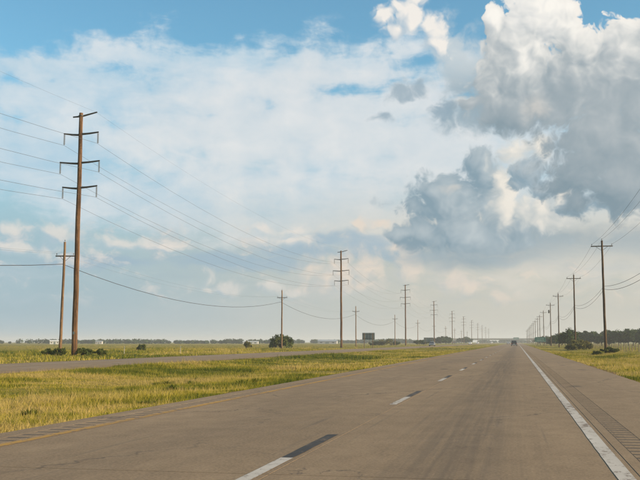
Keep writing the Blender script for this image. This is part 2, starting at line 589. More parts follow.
def ground_mat():
    m, q, b = new_mat('ground_soil_and_turf')
    p = pos(q)
    x, y, z = q.sep(p)
    # far things seen edge-on: broad stretched patches across the view
    n1 = q.noise(p, 0.012, 6.0, 0.6)
    n2 = q.noise(p, 0.11, 6.0, 0.62)
    n3 = q.noise(p, 1.6, 5.0, 0.65)
    n4 = q.noise(p, 14.0, 4.0, 0.7)
    t = n1 * 0.45 + n2 * 0.35 + n3 * 0.25
    base = q.ramp(t, [(0.36, (0.090, 0.093, 0.014, 1)), (0.46, (0.160, 0.142, 0.020, 1)),
                      (0.54, (0.245, 0.198, 0.030, 1)), (0.66, (0.310, 0.236, 0.052, 1))])
    base = q.mix(q.lin(n4, 0.45, 0.8, 0.0, 0.6), base, (0.070, 0.058, 0.026, 1))
    # bare earth against the shoulders
    d1 = q.m('ABSOLUTE', x + 7.55 + (n3 - 0.5) * 0.5)
    d2 = q.m('ABSOLUTE', x - 4.05 + (n3 - 0.5) * 0.5)
    edge = q.smooth(q.min(d1, d2), 0.45, 0.10)
    base = q.mix(edge * 0.85, base, q.mix(n4, (0.115, 0.060, 0.030, 1), (0.23, 0.145, 0.085, 1)))
    q.put(b.inputs['Base Color'], base)
    b.inputs['Roughness'].default_value = 0.95
    b.inputs['Specular IOR Level'].default_value = 0.1
    bump(q, b, n3 * 2.0 + n4, 0.7, 0.06)
    return m


def leafy_mat(name, stops, trans=0.35, attr='tone', rough=0.75, up=0.0):
    m, q, b = new_mat(name)
    a = q.n('ShaderNodeAttribute')
    a.attribute_name = attr
    col = q.ramp(S(q, a.outputs['Fac']), stops)
    q.put(b.inputs['Base Color'], col)
    b.inputs['Roughness'].default_value = rough
    b.inputs['Specular IOR Level'].default_value = 0.15
    if up:
        nn = S(q, q.n('ShaderNodeNewGeometry').outputs['Normal'])
        nn = q.v('NORMALIZE', q.v('ADD', q.v('SCALE', nn, 1.0 - up), (0.0, 0.0, up)))
        q.put(b.inputs['Normal'], nn)
    tr = q.n('ShaderNodeBsdfTranslucent')
    q.put(tr.inputs['Color'], col)
    mx = q.n('ShaderNodeMixShader')
    mx.inputs[0].default_value = trans
    q.nt.links.new(b.outputs[0], mx.inputs[1])
    q.nt.links.new(tr.outputs[0], mx.inputs[2])
    q.nt.links.new(mx.outputs[0], q.nt.nodes['Material Output'].inputs[0])
    return m


def wood_mat(name, dark, light):
    m, q, b = new_mat(name)
    p = objco(q)
    grain = q.noise(q.v('MULTIPLY', p, (14.0, 14.0, 0.35)), 1.0, 6.0, 0.7)
    blot = q.noise(q.v('MULTIPLY', p, (1.6, 1.6, 0.55)), 1.0, 5.0, 0.65)
    k = q.noise(q.v('MULTIPLY', p, (4.5, 4.5, 1.3)), 1.0, 4.0, 0.65)
    col = q.mix(q.lin(grain, 0.34, 0.66), dark, light)
    col = q.mix(q.lin(blot, 0.40, 0.66, 0.0, 0.8), col, tuple(0.42 * a_ for a_ in dark[:3]) + (1,))
    col = q.mix(q.lin(k, 0.56, 0.72, 0.0, 0.75), col, tuple(min(0.6, 1.25 * a_) for a_ in light[:3]) + (1,))
    q.put(b.inputs['Base Color'], col)
    b.inputs['Roughness'].default_value = 0.85
    b.inputs['Specular IOR Level'].default_value = 0.15
    bump(q, b, grain + k, 0.6, 0.03)
    return m


M_CONC = concrete_mat()
M_WHITE = paint_mat('white_road_paint', (0.50, 0.46, 0.41, 1), 0.575, (0.16, 0.118, 0.085, 1))
M_BLACK = paint_mat('black_road_paint', (0.022, 0.021, 0.020, 1), 0.565, (0.13, 0.095, 0.066, 1))
M_YELLOW = paint_mat('yellow_road_paint', (0.40, 0.215, 0.025, 1), 0.56, (0.16, 0.112, 0.074, 1))
M_SEAL = simple('joint_sealant', (0.060, 0.048, 0.038, 1), 0.8)
M_GROOVE = simple('groove_dirt', (0.190, 0.134, 0.080, 1), 0.9, 0.5, 5.0)
M_GROUND = ground_mat()
M_POLE_T = wood_mat('transmission_pole_wood', (0.072, 0.035, 0.016, 1), (0.235, 0.126, 0.057, 1))
M_POLE_D = wood_mat('weathered_pole_wood', (0.110, 0.062, 0.032, 1), (0.260, 0.165, 0.088, 1))
M_POLE_R = wood_mat('dark_pole_wood', (0.042, 0.026, 0.014, 1), (0.128, 0.082, 0.045, 1))
M_STEEL = simple('weathered_steel', (0.050, 0.048, 0.045, 1), 0.55, 0.3, 4.0, 0.3)
M_ARMWOOD = simple('crossarm_wood', (0.105, 0.078, 0.055, 1), 0.85, 0.35, 4.0)
M_INSUL = simple('insulator_porcelain', (0.16, 0.145, 0.125, 1), 0.35, 0.2, 5.0)
M_WIRE = simple('wire_conductor', (0.085, 0.080, 0.075, 1), 0.6, 0.1, 1.0, 0.2)
M_CABLE = simple('black_cable', (0.028, 0.026, 0.025, 1), 0.7, 0.1)
M_GREEN = simple('green_sign_face', (0.010, 0.135, 0.085, 1), 0.5, 0.12, 2.0)
M_SWHITE = simple('white_sign_legend', (0.62, 0.64, 0.62, 1), 0.5, 0.05)
M_ALU = simple('sign_back_aluminium', (0.150, 0.185, 0.180, 1), 0.55, 0.15, 1.5, 0.2)
M_POST = simple('sign_post_wood', (0.17, 0.11, 0.065, 1), 0.85, 0.3)
M_BRIDGE = simple('bridge_concrete', (0.38, 0.35, 0.30, 1), 0.85, 0.15, 0.4)
M_FPOST = simple('fence_post_wood', (0.19, 0.145, 0.095, 1), 0.9, 0.3, 6.0)
M_TYRE = simple('tyre_rubber', (0.02, 0.02, 0.02, 1), 0.85, 0.2)
M_RIM = simple('wheel_rim', (0.35, 0.35, 0.35, 1), 0.35, 0.1, 3.0, 0.7)
M_GLASS = simple('vehicle_glass', (0.02, 0.024, 0.028, 1), 0.08, 0.1, 2.0, 0.0, 0.8)
M_TAIL = simple('tail_light_lens', (0.30, 0.012, 0.010, 1), 0.25, 0.1)
M_HEAD = simple('headlight_lens', (0.72, 0.72, 0.68, 1), 0.15, 0.05)
M_CHROME = simple('bumper_metal', (0.45, 0.45, 0.44, 1), 0.25, 0.1, 3.0, 0.8)

GRASS_STOPS = [(0.0, (0.042, 0.070, 0.008, 1)), (0.28, (0.130, 0.148, 0.013, 1)), (0.55, (0.265, 0.236, 0.021, 1)),
               (0.80, (0.420, 0.330, 0.046, 1)), (1.0, (0.470, 0.345, 0.115, 1))]
M_GRASS = leafy_mat('grass_blades', GRASS_STOPS, 0.30, up=0.5)
M_LEAF = leafy_mat('dark_tree_leaves', [(0.0, (0.016, 0.035, 0.007, 1)), (0.5, (0.036, 0.070, 0.012, 1)), (1.0, (0.092, 0.128, 0.022, 1))], 0.22)
M_BUSH = leafy_mat('bush_leaves', [(0.0, (0.026, 0.044, 0.010, 1)), (0.5, (0.062, 0.086, 0.018, 1)), (1.0, (0.140, 0.150, 0.032, 1))], 0.25)
M_DRYBUSH = leafy_mat('dry_bush_leaves', [(0.0, (0.060, 0.072, 0.020, 1)), (0.5, (0.115, 0.115, 0.030, 1)), (1.0, (0.20, 0.165, 0.050, 1))], 0.25)
M_BARK = simple('tree_bark', (0.10, 0.075, 0.05, 1), 0.9, 0.3, 8.0)


# ================================================================ ground sheet
def vnoise(x, y, s, seed=0):
    """cheap smooth value noise for placing things (numpy), about 0..1"""
    x = np.asarray(x, float) / s + seed * 17.13
    y = np.asarray(y, float) / s + seed * 5.71
    xi, yi = np.floor(x), np.floor(y)
    fx, fy = x - xi, y - yi
    fx, fy = fx * fx * (3 - 2 * fx), fy * fy * (3 - 2 * fy)
    def h(a, b_):
        v = np.sin(a * 127.1 + b_ * 311.7 + seed * 74.7) * 43758.5453
        return v - np.floor(v)
    return (h(xi, yi) * (1 - fx) + h(xi + 1, yi) * fx) * (1 - fy) + (h(xi, yi + 1) * (1 - fx) + h(xi + 1, yi + 1) * fx) * fy


def gz(x, y):
    x = np.asarray(x, float)
    y = np.asarray(y, float)
    near = np.clip(1.0 - np.hypot(x, y) / 900.0, 0, 1)
    z = -0.13 + near * (0.22 * (vnoise(x, y, 9.0, 1) - 0.5) + 0.10 * (vnoise(x, y, 2.6, 2) - 0.5))
    # shallow swale along the middle of the median and beyond the right-hand verge
    z = z - 0.16 * np.exp(-((x + 14.5) / 4.0) ** 2) - 0.18 * np.exp(-((x - 8.5) / 2.2) ** 2)
    for a, b_ in ((-7.45, 3.95), (-31.0, -22.0)):
        inside = np.minimum(x - a, b_ - x)              # >0 under the carriageway
        t = np.clip((inside + 0.9) / 0.9, 0, 1)         # meet the pavement edge
        z = z * (1 - t) + (-0.045) * t
        t2 = np.clip((inside - 0.02) / 0.25, 0, 1)
        z = z * (1 - t2) + (-0.32) * t2
    return z


def axis(vals):
    return np.array(sorted(set(np.round(np.concatenate(vals), 3))))


def ground():
    xs = axis([np.linspace(-9, 6, 76), np.linspace(-33, -9, 61), np.linspace(6, 30, 49), np.linspace(-120, -33, 80),
               np.linspace(30, 120, 46), -np.geomspace(120, 6500, 32), np.geomspace(120, 6500, 32),
               np.array([-7.45, -7.43, -7.2, 3.95, 3.93, 3.7, -31, -30.98, -30.75, -22, -22.02, -22.25])])
    ys = axis([np.linspace(-40, 60, 141), np.linspace(60, 200, 111), np.geomspace(200, 6500, 60), -np.geomspace(40, 6000, 14)])
    X, Y = np.meshgrid(xs, ys)
    Z = gz(X, Y)
    nx, ny = len(xs), len(ys)
    me = bpy.data.meshes.new('ground')
    idx = np.arange(nx * ny).reshape(ny, nx)
    q = np.stack([idx[:-1, :-1], idx[:-1, 1:], idx[1:, 1:], idx[1:, :-1]], -1).reshape(-1, 4)
    me.from_pydata(np.stack([X, Y, Z], -1).reshape(-1, 3).tolist(), [], q.tolist())
    me.materials.append(M_GROUND)
    me.polygons.foreach_set('use_smooth', [True] * len(me.polygons))
    o = bpy.data.objects.new('ground', me)
    COL.objects.link(o)
    tag(o, kind='structure')


ground()

# ================================================================ our carriageway
END = 3000.0
road = MB().box(-7.43, 3.93, -40, END, -0.20, -0.003).build('road', M_SEAL)
tag(road, 'brown concrete highway carriageway with worn lane markings', kind='structure')
GAP = 0.005


def slabs(x0, x1, length, y_first, y_stop):
    """concrete slabs cast end to end, each a piece with its own edges"""
    y = y_first
    while y < y_stop:
        y1 = y + length
        m = MB()
        e = 0.002
        a, b_, c0, c1 = x0 + GAP, x1 - GAP, y + 0.012, y1 - 0.012
        m.box(a, b_, c0, c1, -0.15, -e)
        n = len(m.v)
        m.v += [(a + e, c0 + e, 0), (b_ - e, c0 + e, 0), (b_ - e, c1 - e, 0), (a + e, c1 - e, 0)]
        m.f[1] = (n, n + 1, n + 2, n + 3)
        for i in range(4):
            m.f.append((4 + i, 4 + (i + 1) % 4, n + (i + 1) % 4, n + i))
            m.mi.append(0)
        m.build('slab', M_CONC, road)
        y = y1
    m = MB().box(x0 + GAP, x1 - GAP, y + GAP, END, -0.15, 0.0)
    m.build('slab', M_CONC, road)


LS0, LS1 = -7.06, -6.70          # left rumble strip
RS0, RS1 = 1.32, 1.62            # right rumble strip
slabs(-7.45, LS0, 27.6, -36.0, 240)
slabs(LS1, -2.48, 27.6, -36.0 + 18.0, 300)
slabs(-2.48, 1.17, 27.6, -36.0 + 18.0, 300)
slabs(1.17, RS0, 27.6, -36.0 + 18.0, 240)
slabs(RS1, 3.95, 27.6, -36.0 + 18.0, 300)


def rumble(x0, x1, pitch, name):
    """milled strip: rounded cuts across the shoulder"""
    m = MB()
    prof = []
    y = 2.0
    while y < 170.0:
        j = random.uniform(-0.02, 0.02)
        w_ = 0.12
        prof += [(y + j, 0.0, 0), (y + j + 0.02, -0.010, 1), (y + j + w_ * .5, -0.020, 1), (y + j + w_ - 0.02, -0.010, 1), (y + j + w_, 0.0, 0)]
        y += pitch
    prof = [(-40.0, 0.0, 0)] + prof + [(END, 0.0, 0)]
    for (a, za, ka), (b_, zb, kb) in zip(prof, prof[1:]):
        m.face([(x0, a, za), (x1, a, za), (x1, b_, zb), (x0, b_, zb)], 1 if (ka or kb) else 0)
    for xx in (x0, x1):
        for (a, za, ka), (b_, zb, kb) in zip(prof, prof[1:]):
            m.face([(xx, a, -0.15), (xx, b_, -0.15), (xx, b_, zb), (xx, a, za)], 0)
    o = m.build(name, [M_CONC, M_GROOVE], road)
    tag(o, 'milled rumble strip of short dark grooves along the shoulder')


rumble(LS0 + 0.002, LS1 - 0.002, 0.42, 'rumble_strip')
rumble(RS0 + 0.002, RS1 - 0.002, 0.36, 'rumble_strip')

PZ = 0.004


def paint_strip(x0, x1, y0, y1, name, mat, jitter=0.006, step=1.5):
    m = MB()
    n = max(2, int((y1 - y0) / step))
    n = min(n, 90)
    L = [(x0 + random.uniform(-jitter, jitter), y0 + (y1 - y0) * i / n, PZ) for i in range(n + 1)]
    R_ = [(x1 + random.uniform(-jitter, jitter), y0 + (y1 - y0) * i / n, PZ) for i in range(n + 1)]
    for i in range(n):
        m.face([L[i], R_[i], R_[i + 1], L[i + 1]])
    return m.build(name, mat, road)


for k in range(-1, 50):
    y0 = 8.05 + 12.6 * k
    paint_strip(-2.70, -2.555, y0, y0 + 2.93, 'lane_dash', M_WHITE, 0.004, 0.5)
    paint_strip(-2.70, -2.555, y0 + 2.94, y0 + 5.80, 'contrast_dash', M_BLACK, 0.006, 0.5)
ymarks = [-40, 0, 12, 25, 40, 60, 90, 140, 260, 600, END]
for a, b_ in zip(ymarks, ymarks[1:]):
    paint_strip(0.935, 1.105, a, b_, 'edge_line', M_WHITE, 0.004, 0.7)
    paint_strip(-6.64, -6.49, a, b_, 'yellow_edge_line', M_YELLOW, 0.006, 0.7)

# ---------------------------------------------------------------- the other carriageway across the median
opp = MB().box(-31.0, -22.0, -40, END, -0.25, -0.003).build('opposite_road', M_SEAL)
tag(opp, 'opposite carriageway beyond the grassy median', kind='structure')
for x0, x1 in ((-31.0, -28.6), (-28.6, -25.0), (-25.0, -22.0)):
    y = -40.0
    while y < 400:
        MB().box(x0 + GAP, x1 - GAP, y + GAP, y + 27.6 - GAP, -0.2, 0.0).build('slab', M_CONC, opp)
        y += 27.6
    MB().box(x0 + GAP, x1 - GAP, y + GAP, END, -0.2, 0.0).build('slab', M_CONC, opp)
for name, x0, mat in (('edge_line', -28.5, M_WHITE), ('yellow_edge_line', -22.7, M_YELLOW)):
    for a, b_ in zip([-40, 20, 60, 120, 260], [20, 60, 120, 260, END]):
        o = paint_strip(x0, x0 + 0.15, a, b_, name, mat)
        o.parent = opp
for k in range(0, 30):
    o = paint_strip(-25.3, -25.16, 20 + 12.6 * k, 23 + 12.6 * k, 'lane_dash', M_WHITE, 0.004, 0.5)
    o.parent = opp


# ================================================================ grass
def blades_mesh(name, px, py, pz, h, w, lean, ang, tone, tip, wig=0.0):
    """one mesh of bent blades: 5 vertices, 3 triangles each"""
    n = len(px)
    ca, sa = np.cos(ang), np.sin(ang)
    bx, by = -sa * w * 0.5, ca * w * 0.5
    V = np.zeros((n, 5, 3))
    m1, m2 = 0.55, 1.0
    V[:, 0] = np.stack([px + bx, py + by, pz], -1)
    V[:, 1] = np.stack([px - bx, py - by, pz], -1)
    V[:, 2] = np.stack([px + bx * .8 + ca * lean * .35, py + by * .8 + sa * lean * .35, pz + h * m1], -1)
    V[:, 3] = np.stack([px - bx * .8 + ca * lean * .35, py - by * .8 + sa * lean * .35, pz + h * m1], -1)
    V[:, 4] = np.stack([px + ca * lean, py + sa * lean, pz + h * m2], -1)
    base = np.arange(n)[:, None] * 5
    T = (base[:, :, None] + np.array([[0, 1, 3], [0, 3, 2], [2, 3, 4]])[None]).reshape(-1, 3)
    me = bpy.data.meshes.new(name)
    me.vertices.add(n * 5)
    me.vertices.foreach_set('co', V.reshape(-1))
    me.loops.add(len(T) * 3)
    me.loops.foreach_set('vertex_index', T.reshape(-1).astype(np.int32))
    me.polygons.add(len(T))
    me.polygons.foreach_set('loop_start', (np.arange(len(T)) * 3).astype(np.int32))
    me.polygons.foreach_set('loop_total', np.full(len(T), 3, np.int32))
    me.update(calc_edges=True)
    at = me.attributes.new('tone', 'FLOAT', 'POINT')
    tv = np.stack([tone, tone, tone + tip * .4, tone + tip * .4, tone + tip], -1)
    at.data.foreach_set('value', np.clip(tv, 0, 1).reshape(-1))
    me.materials.append(M_GRASS)
    return me


def scatter(n, x0, x1, y0, y1, bias=1.0):
    """points with more of them near the viewer end, kept where the road user could see grass"""
    u = RNG.random(n)
    y = y0 + (y1 - y0) * u ** bias
    x = x0 + (x1 - x0) * RNG.random(n)
    return x, y


def make_grass(name, label, pts, hmin, hmax, wmin, wmax, per, spread, edges=()):
    tx, ty = pts
    # thin and thick places
    d = 0.55 * vnoise(tx, ty, 2.2, 5) + 0.45 * vnoise(tx, ty, 0.7, 6)
    keep = RNG.random(len(tx)) < np.clip(d * 1.7 + 0.12, 0, 1)
    tx, ty = tx[keep], ty[keep]
    for a, b_ in ((-7.47, 3.97), (-31.02, -21.98)):      # never on the pavement
        k = (tx < a + 0.12) | (tx > b_ - 0.12)
        tx, ty = tx[k], ty[k]
    n = len(tx)
    patch = vnoise(tx, ty, 12.0, 3) * 0.36 + vnoise(tx, ty, 3.4, 4) * 0.34 + vnoise(tx, ty, 0.9, 8) * 0.30
    tall = vnoise(tx, ty, 5.0, 9) * 0.6 + vnoise(tx, ty, 1.4, 12) * 0.4
    tall = np.clip((tall - 0.28) * 1.9, 0.0, 1.3) ** 1.6
    hh = hmin + (hmax - hmin) * tall * RNG.uniform(0.5, 1.4, n)
    # the mown strip beside the pavement is short
    m1 = np.minimum(np.minimum(np.abs(tx + 7.45), np.abs(tx - 3.95)), np.minimum(np.abs(tx + 31), np.abs(tx + 22)))
    hh *= np.clip(0.45 + m1 * 0.35, 0.45, 1.0)
    tone0 = np.clip((patch - 0.5) * 3.0 + 0.48, 0.02, 0.95)
    rep = np.repeat(np.arange(n), per)
    k = len(rep)
    px = tx[rep] + RNG.normal(0, spread, k)
    py = ty[rep] + RNG.normal(0, spread, k)
    ok = np.ones(k, bool)
    rag = 0.55 * vnoise(px * 0, py, 1.1, 14) ** 2 + 0.25 * vnoise(px * 0, py, 0.3, 15) - 0.14      # ragged edge, spilling here, bare there
    for a, b_ in ((-7.46, 3.96), (-31.01, -21.99)):
        ok &= (px < a - rag) | (px > b_ + rag)
    rep, px, py = rep[ok], px[ok], py[ok]
    k = len(rep)
    h = hh[rep] * RNG.uniform(0.55, 1.25, k)
    w = RNG.uniform(wmin, wmax, k)
    seed_stalk = RNG.random(k) < 0.10
    h[seed_stalk] = h[seed_stalk] * 1.2 + RNG.uniform(0.03, 0.16, seed_stalk.sum())
    w[seed_stalk] *= 0.6
    tone = tone0[rep] + RNG.normal(0, 0.13, k) + seed_stalk * 0.30
    tip = RNG.uniform(-0.02, 0.28, k)
    lean = h * RNG.uniform(0.15, 0.85, k)
    pz_ = gz(px, py) - 0.015
    on = ((px > -7.45) & (px < 3.95)) | ((px > -31) & (px < -22))
    pz_[on] = 0.0
    me = blades_mesh(name, px, py, pz_, h, w, lean, RNG.uniform(0, 6.283, k), tone, tip)
    o = bpy.data.objects.new(name, me)
    COL.objects.link(o)
    tag(o, label, 'grass', kind='stuff')
    return o


def cat_pts(*ps):
    return (np.concatenate([p[0] for p in ps]), np.concatenate([p[1] for p in ps]))


make_grass('median_grass', 'golden green uncut grass on the median beside the yellow line',
           cat_pts(scatter(19000, -12.5, -7.35, 9, 45, 1.5), scatter(20000, -22.0, -12.0, 16, 60, 1.4)), 0.06, 0.24, 0.006, 0.014, 13, 0.10)
make_grass('median_grass', 'yellowing grass farther along the median strip',
           cat_pts(scatter(9500, -22.0, -7.45, 50, 150, 1.5), scatter(5000, -22.0, -7.45, 140, 520, 1.6)), 0.07, 0.28, 0.015, 0.04, 9, 0.20)
make_grass('field_grass', 'rough pasture grass beyond the opposite carriageway',
           cat_pts(scatter(14000, -75.0, -31.0, 45, 200, 1.1), scatter(5000, -190.0, -31.0, 100, 460, 1.0)), 0.14, 0.42, 0.025, 0.06, 7, 0.30)
make_grass('verge_grass', 'sunlit grass verge between the right shoulder and the wire fence',
           cat_pts(scatter(12000, 3.95, 13.0, 28, 150, 1.25), scatter(6000, 3.95, 30.0, 80, 420, 1.2)), 0.08, 0.30, 0.012, 0.036, 9, 0.16)


# broad-leaved weeds, one clump each
def weed_mesh(seed):
    r = np.random.default_rng(seed)
    n = 110
    ang = r.uniform(0, 6.283, n)
    rad = r.uniform(0.0, 0.17, n)
    me = blades_mesh('weed', rad * np.cos(ang), rad * np.sin(ang), np.zeros(n), r.uniform(0.05, 0.17, n), r.uniform(0.02, 0.045, n),
                     r.uniform(0.05, 0.14, n), ang + r.normal(0, 0.4, n), r.uniform(0.0, 0.16, n), r.uniform(0.0, 0.12, n))
    return me


weed_meshes = [weed_mesh(s) for s in (1, 2, 3)]
for i in range(26):
    x = random.uniform(-13.5, -7.75)
    y = random.uniform(13, 42)
    o = bpy.data.objects.new('weed', weed_meshes[i % 3])
    COL.objects.link(o)
    o.location = (x, y, float(gz(x, y)) - 0.01)
    o.rotation_euler = (0, 0, random.uniform(0, 6.28))
    s_ = random.uniform(0.7, 1.35)
    o.scale = (s_, s_, s_ * random.uniform(0.8, 1.1))
    tag(o, 'dark green broad-leaved weed clump in the golden median grass', 'weed', 'weeds scattered in the median grass')


# ================================================================ poles
def shaft_mesh(h, r0, r1, mat, sides=12, seed=0):
    rr = random.Random(seed)
    pts, rad = [], []
    n = 14
    for i in range(n + 1):
        t = i / n
        pts.append((rr.uniform(-0.012, 0.012) * h * 0.1, rr.uniform(-0.012, 0.012) * h * 0.1, -0.6 + (h + 0.6) * t))
        rad.append(r0 + (r1 - r0) * t + rr.uniform(-0.006, 0.006))
    return MB().tube(pts, rad, sides).mesh('shaft', mat, True)


def part(name, mesh, parent, loc=(0, 0, 0)):
    o = bpy.data.objects.new(name, mesh)
    COL.objects.link(o)
    o.parent = parent
    o.location = loc
    return o


def insulator_string(length, r=0.115, disks=8):
    m = MB()
    m.tube([(0, 0, 0), (0, 0, -length)], 0.022, 6)
    for i in range(disks):
        z = -0.14 - (length - 0.24) * i / (disks - 1)
        m.tube([(0, 0, z + 0.035), (0, 0, z + 0.01), (0, 0, z - 0.02)], [0.03, r, r * 0.75], 8)
    return m


# --- tall transmission poles
T_X = -44.0
T_ARMS = [(22.75, 1.80, 1.95), (19.75, 2.15, 2.15), (17.15, 1.80, 1.95)]   # height, reach to either side
INS_L = 1.15


def arm_mesh(reach, side, drop=0.12):
    m = MB()
    s = side
    # upswept tapered arm
    pts = [(0.16 * s, 0, -drop * 0.2), (reach * 0.45 * s, 0, 0.02), (reach * s, 0, drop * 1.2)]
    m.tube(pts, [0.115, 0.10, 0.08], 6)
    m.tube([(0.18 * s, 0, -0.12), (0.18 * s, 0, 0.12)], 0.06, 6)
    return m.mesh('crossarm', M_STEEL)


def make_tpole(h):
    root = empty('transmission_pole', (0, 0, 0))
    part('shaft', shaft_mesh(h, 0.30, 0.195, M_POLE_T, 14, 3), root)
    ins = insulator_string(INS_L).mesh('insulator', M_INSUL)
    for z, rl, rr in T_ARMS:
        z = z * h / 25.0
        for s, r in ((-1, rl), (1, rr)):
            roll = 0.045                                       # arms hung slightly out of level
            a = part('crossarm', arm_mesh(r, s), root, (0, 0, z + roll * s))
            part('insulator', ins, a, (s * (r - 0.06), 0, 0.10))
    top = MB()
    top.tube([(-0.95, 0, -0.06), (0.0, 0, 0.0), (1.65, 0, 0.40)], [0.075, 0.10, 0.07], 6)
    t = part('shield_wire_arm', top.mesh('shield_wire_arm', M_STEEL), root, (0, 0.22, h - 0.30))
    gw = MB()
    gw.tube([(0.24, -0.22, 0.0), (0.225, -0.20, h * 0.4), (0.20, -0.16, h * 0.75), (0.17, -0.14, h - 0.4)], 0.014, 5)
    part('ground_wire', gw.mesh('ground_wire', M_STEEL), root)
    plate = MB().box(-0.10, 0.10, -0.365, -0.345, -0.14, 0.14).mesh('tag_plate', M_ALU)
    part('tag_plate', plate, root, (0.02, 0.0, 2.3))
    bolt = MB().tube([(0, -0.34, 0), (0, 0.34, 0)], 0.022, 6).mesh('bolt', M_STEEL)
    for z, rl, rr in T_ARMS:
        part('bolt', bolt, root, (0.0, 0.0, z * h / 25.0))
    band = MB().tube([(0, 0, -0.05), (0, 0, 0.05)], 0.262, 12).mesh('pole_band', M_STEEL)
    for z in (h - 0.30, h * 0.5):
        part('pole_band', band, root, (0, 0, z)) if z > h - 1 else None
    return root


TY = [-56.0, 91.0, 243.0, 388.5, 526.0, 676.0, 824.0, 970.0, 1120.0, 1265.0, 1410.0, 1560.0]
TH = [25.1, 25.1, 24.9, 24.6, 23.6, 23.0, 23.0, 23.0, 23.0, 23.0, 23.0, 23.0]
proto = make_tpole(25.0)
t_labels = {1: 'tall brown wooden transmission pole with three pairs of arms rising from dark shrubs',
            2: 'tall wooden transmission pole with three pairs of arms beside a bare sign back',
            3: 'tall transmission pole with three pairs of arms beside the round roadside bush'}
for i, (y, h) in enumerate(zip(TY, TH)):
    if i == 0:
        continue                                               # the one behind the viewer only carries wires
    o = proto if i == 1 else copy_tree(proto)
    o.location = (T_X, y, float(gz(T_X, y)))
    o.scale = (1, 1, h / 25.0)
    o.rotation_euler = (math.radians(random.uniform(-0.25, 0.25)), math.radians(random.uniform(-0.2, 0.3)), math.radians(random.uniform(-2, 2)))
    if i == 1:
        o.rotation_euler = (0, math.radians(0.15), math.radians(4))
    tag(o, t_labels.get(i, 'hazy transmission pole in the row that shrinks toward the far overpass'), 'utility pole',
        'tall transmission poles along the opposite carriageway')


def catenary(p, q_, sag, n=14):
    out = []
    for i in range(n + 1):
        t = i / n
        v = Vector(p).lerp(Vector(q_), t)
        v.z -= sag * 4 * t * (1 - t)
        out.append(v)
    return out


def wire(name, pts_list, r, sag, label, cat, group, mat=M_WIRE):
    m = MB()
    path = []
    for p, q_ in zip(pts_list, pts_list[1:]):
        c_ = catenary(p, q_, sag * ((Vector(p) - Vector(q_)).length / 147.0) ** 2 * 1.0)
        path += c_ if not path else c_[1:]
    m.tube(path, r, 4, cap=False)
    o = m.build(name, mat)
    tag(o, label, cat, group)
    return o


lev = ['upper', 'middle', 'lowest']
for li, (z, rl, rr) in enumerate(T_ARMS):
    for s, r in ((-1, rl), (1, rr)):
        pts = []
        for y, h in zip(TY, TH):
            k = h / 25.0
            pts.append((T_X + s * (r - 0.06), y, float(gz(T_X, y)) + (z + 0.045 * s + 0.10 - INS_L) * k))
        wire('transmission_wire', pts, 0.013, 3.0,
             'thin conductor slung from the %s insulators, on the %s side of the tall poles' % (lev[li], 'field' if s < 0 else 'road'),
             'wire', 'conductors on the tall transmission poles')
pts = [(T_X + 1.6, y + 0.22, float(gz(T_X, y)) + (25.0 + 0.08) * h / 25.0) for y, h in zip(TY, TH)]
wire('shield_wire', pts, 0.006, 2.2, 'very thin shield wire joining the pole tops of the tall transmission poles', 'wire', 'conductors on the tall transmission poles')


# --- distribution poles
def pin_insulator():
    return MB().tube([(0, 0, 0), (0, 0, 0.10), (0, 0, 0.13), (0, 0, 0.20), (0, 0, 0.25)], [0.018, 0.018, 0.055, 0.06, 0.03], 8).mesh('insulator', M_INSUL)


def make_dpole(name, h, arm_z, half, mat, r0, r1, seed):
    root = empty(name, (0, 0, 0))
    part('shaft', shaft_mesh(h, r0, r1, mat, 10, seed), root)
    arm = MB().box(-half, half, -0.055, 0.055, -0.065, 0.065).mesh('crossarm', M_ARMWOOD)
    a = part('crossarm', arm, root, (0, r1 + 0.07, arm_z))
    pin = pin_insulator()
    for x in (-half + 0.12, half - 0.12):
        part('insulator', pin, a, (x, 0, 0.065))
    br = MB()
    br.tube([(-half * 0.55, 0, -0.05), (0, -0.05, -0.62)], 0.022, 5)
    br.tube([(half * 0.55, 0, -0.05), (0, -0.05, -0.62)], 0.022, 5)
    part('brace', br.mesh('brace', M_STEEL), a, (0, 0.02, 0))
    part('insulator', pin, root, (0, 0, h))
    bracket = MB().box(-0.03, 0.03, 0.0, 0.16, -0.05, 0.05).mesh('cable_bracket', M_STEEL)
    part('cable_bracket', bracket, root, (0, -r0 * 0.8 - 0.06, h * 0.80 if h < 14 else 8.6))
    return root


D_X = -50.0
DY = [-2.0, 100.5, 203.5, 302.0, 402.0, 497.0, 597.0, 697.0, 797.0, 897.0, 1000.0]
dproto = make_dpole('distribution_pole', 12.75, 11.15, 1.15, M_POLE_D, 0.185, 0.125, 5)
d_labels = {1: 'short leaning wooden pole with one crossarm among the dark shrubs',
            2: 'short wooden pole with one crossarm in front of the round green bush',
            3: 'short wooden pole with one crossarm just before the grey sign back'}
for i, y in enumerate(DY):
    if i == 0:
        continue
    o = dproto if i == 1 else copy_tree(dproto)
    o.location = (D_X + (-0.3 if i == 1 else 0), y, float(gz(D_X, y)))
    o.rotation_euler = (0, math.radians(1.0 if i == 1 else random.uniform(-0.5, 0.5)), math.radians(random.uniform(-3, 3)))
    tag(o, d_labels.get(i, 'short hazy pole with one crossarm behind the tall transmission row'), 'utility pole', 'short distribution poles on the field side')
wire('field_cable', [(D_X - 0.2, y - 0.2, float(gz(D_X, y)) + 10.2) for y in DY], 0.030, 5.4,
     'thick dark cable sagging low between the short field poles', 'wire', 'cables on the short field poles', M_CABLE)
for s in (-1, 1):
    wire('field_wire', [(D_X + s * 1.03, y + 0.2, float(gz(D_X, y)) + 11.45) for y in DY], 0.005, 3.5,
         'hair thin wire on the crossarms of the short field poles', 'wire', 'cables on the short field poles')

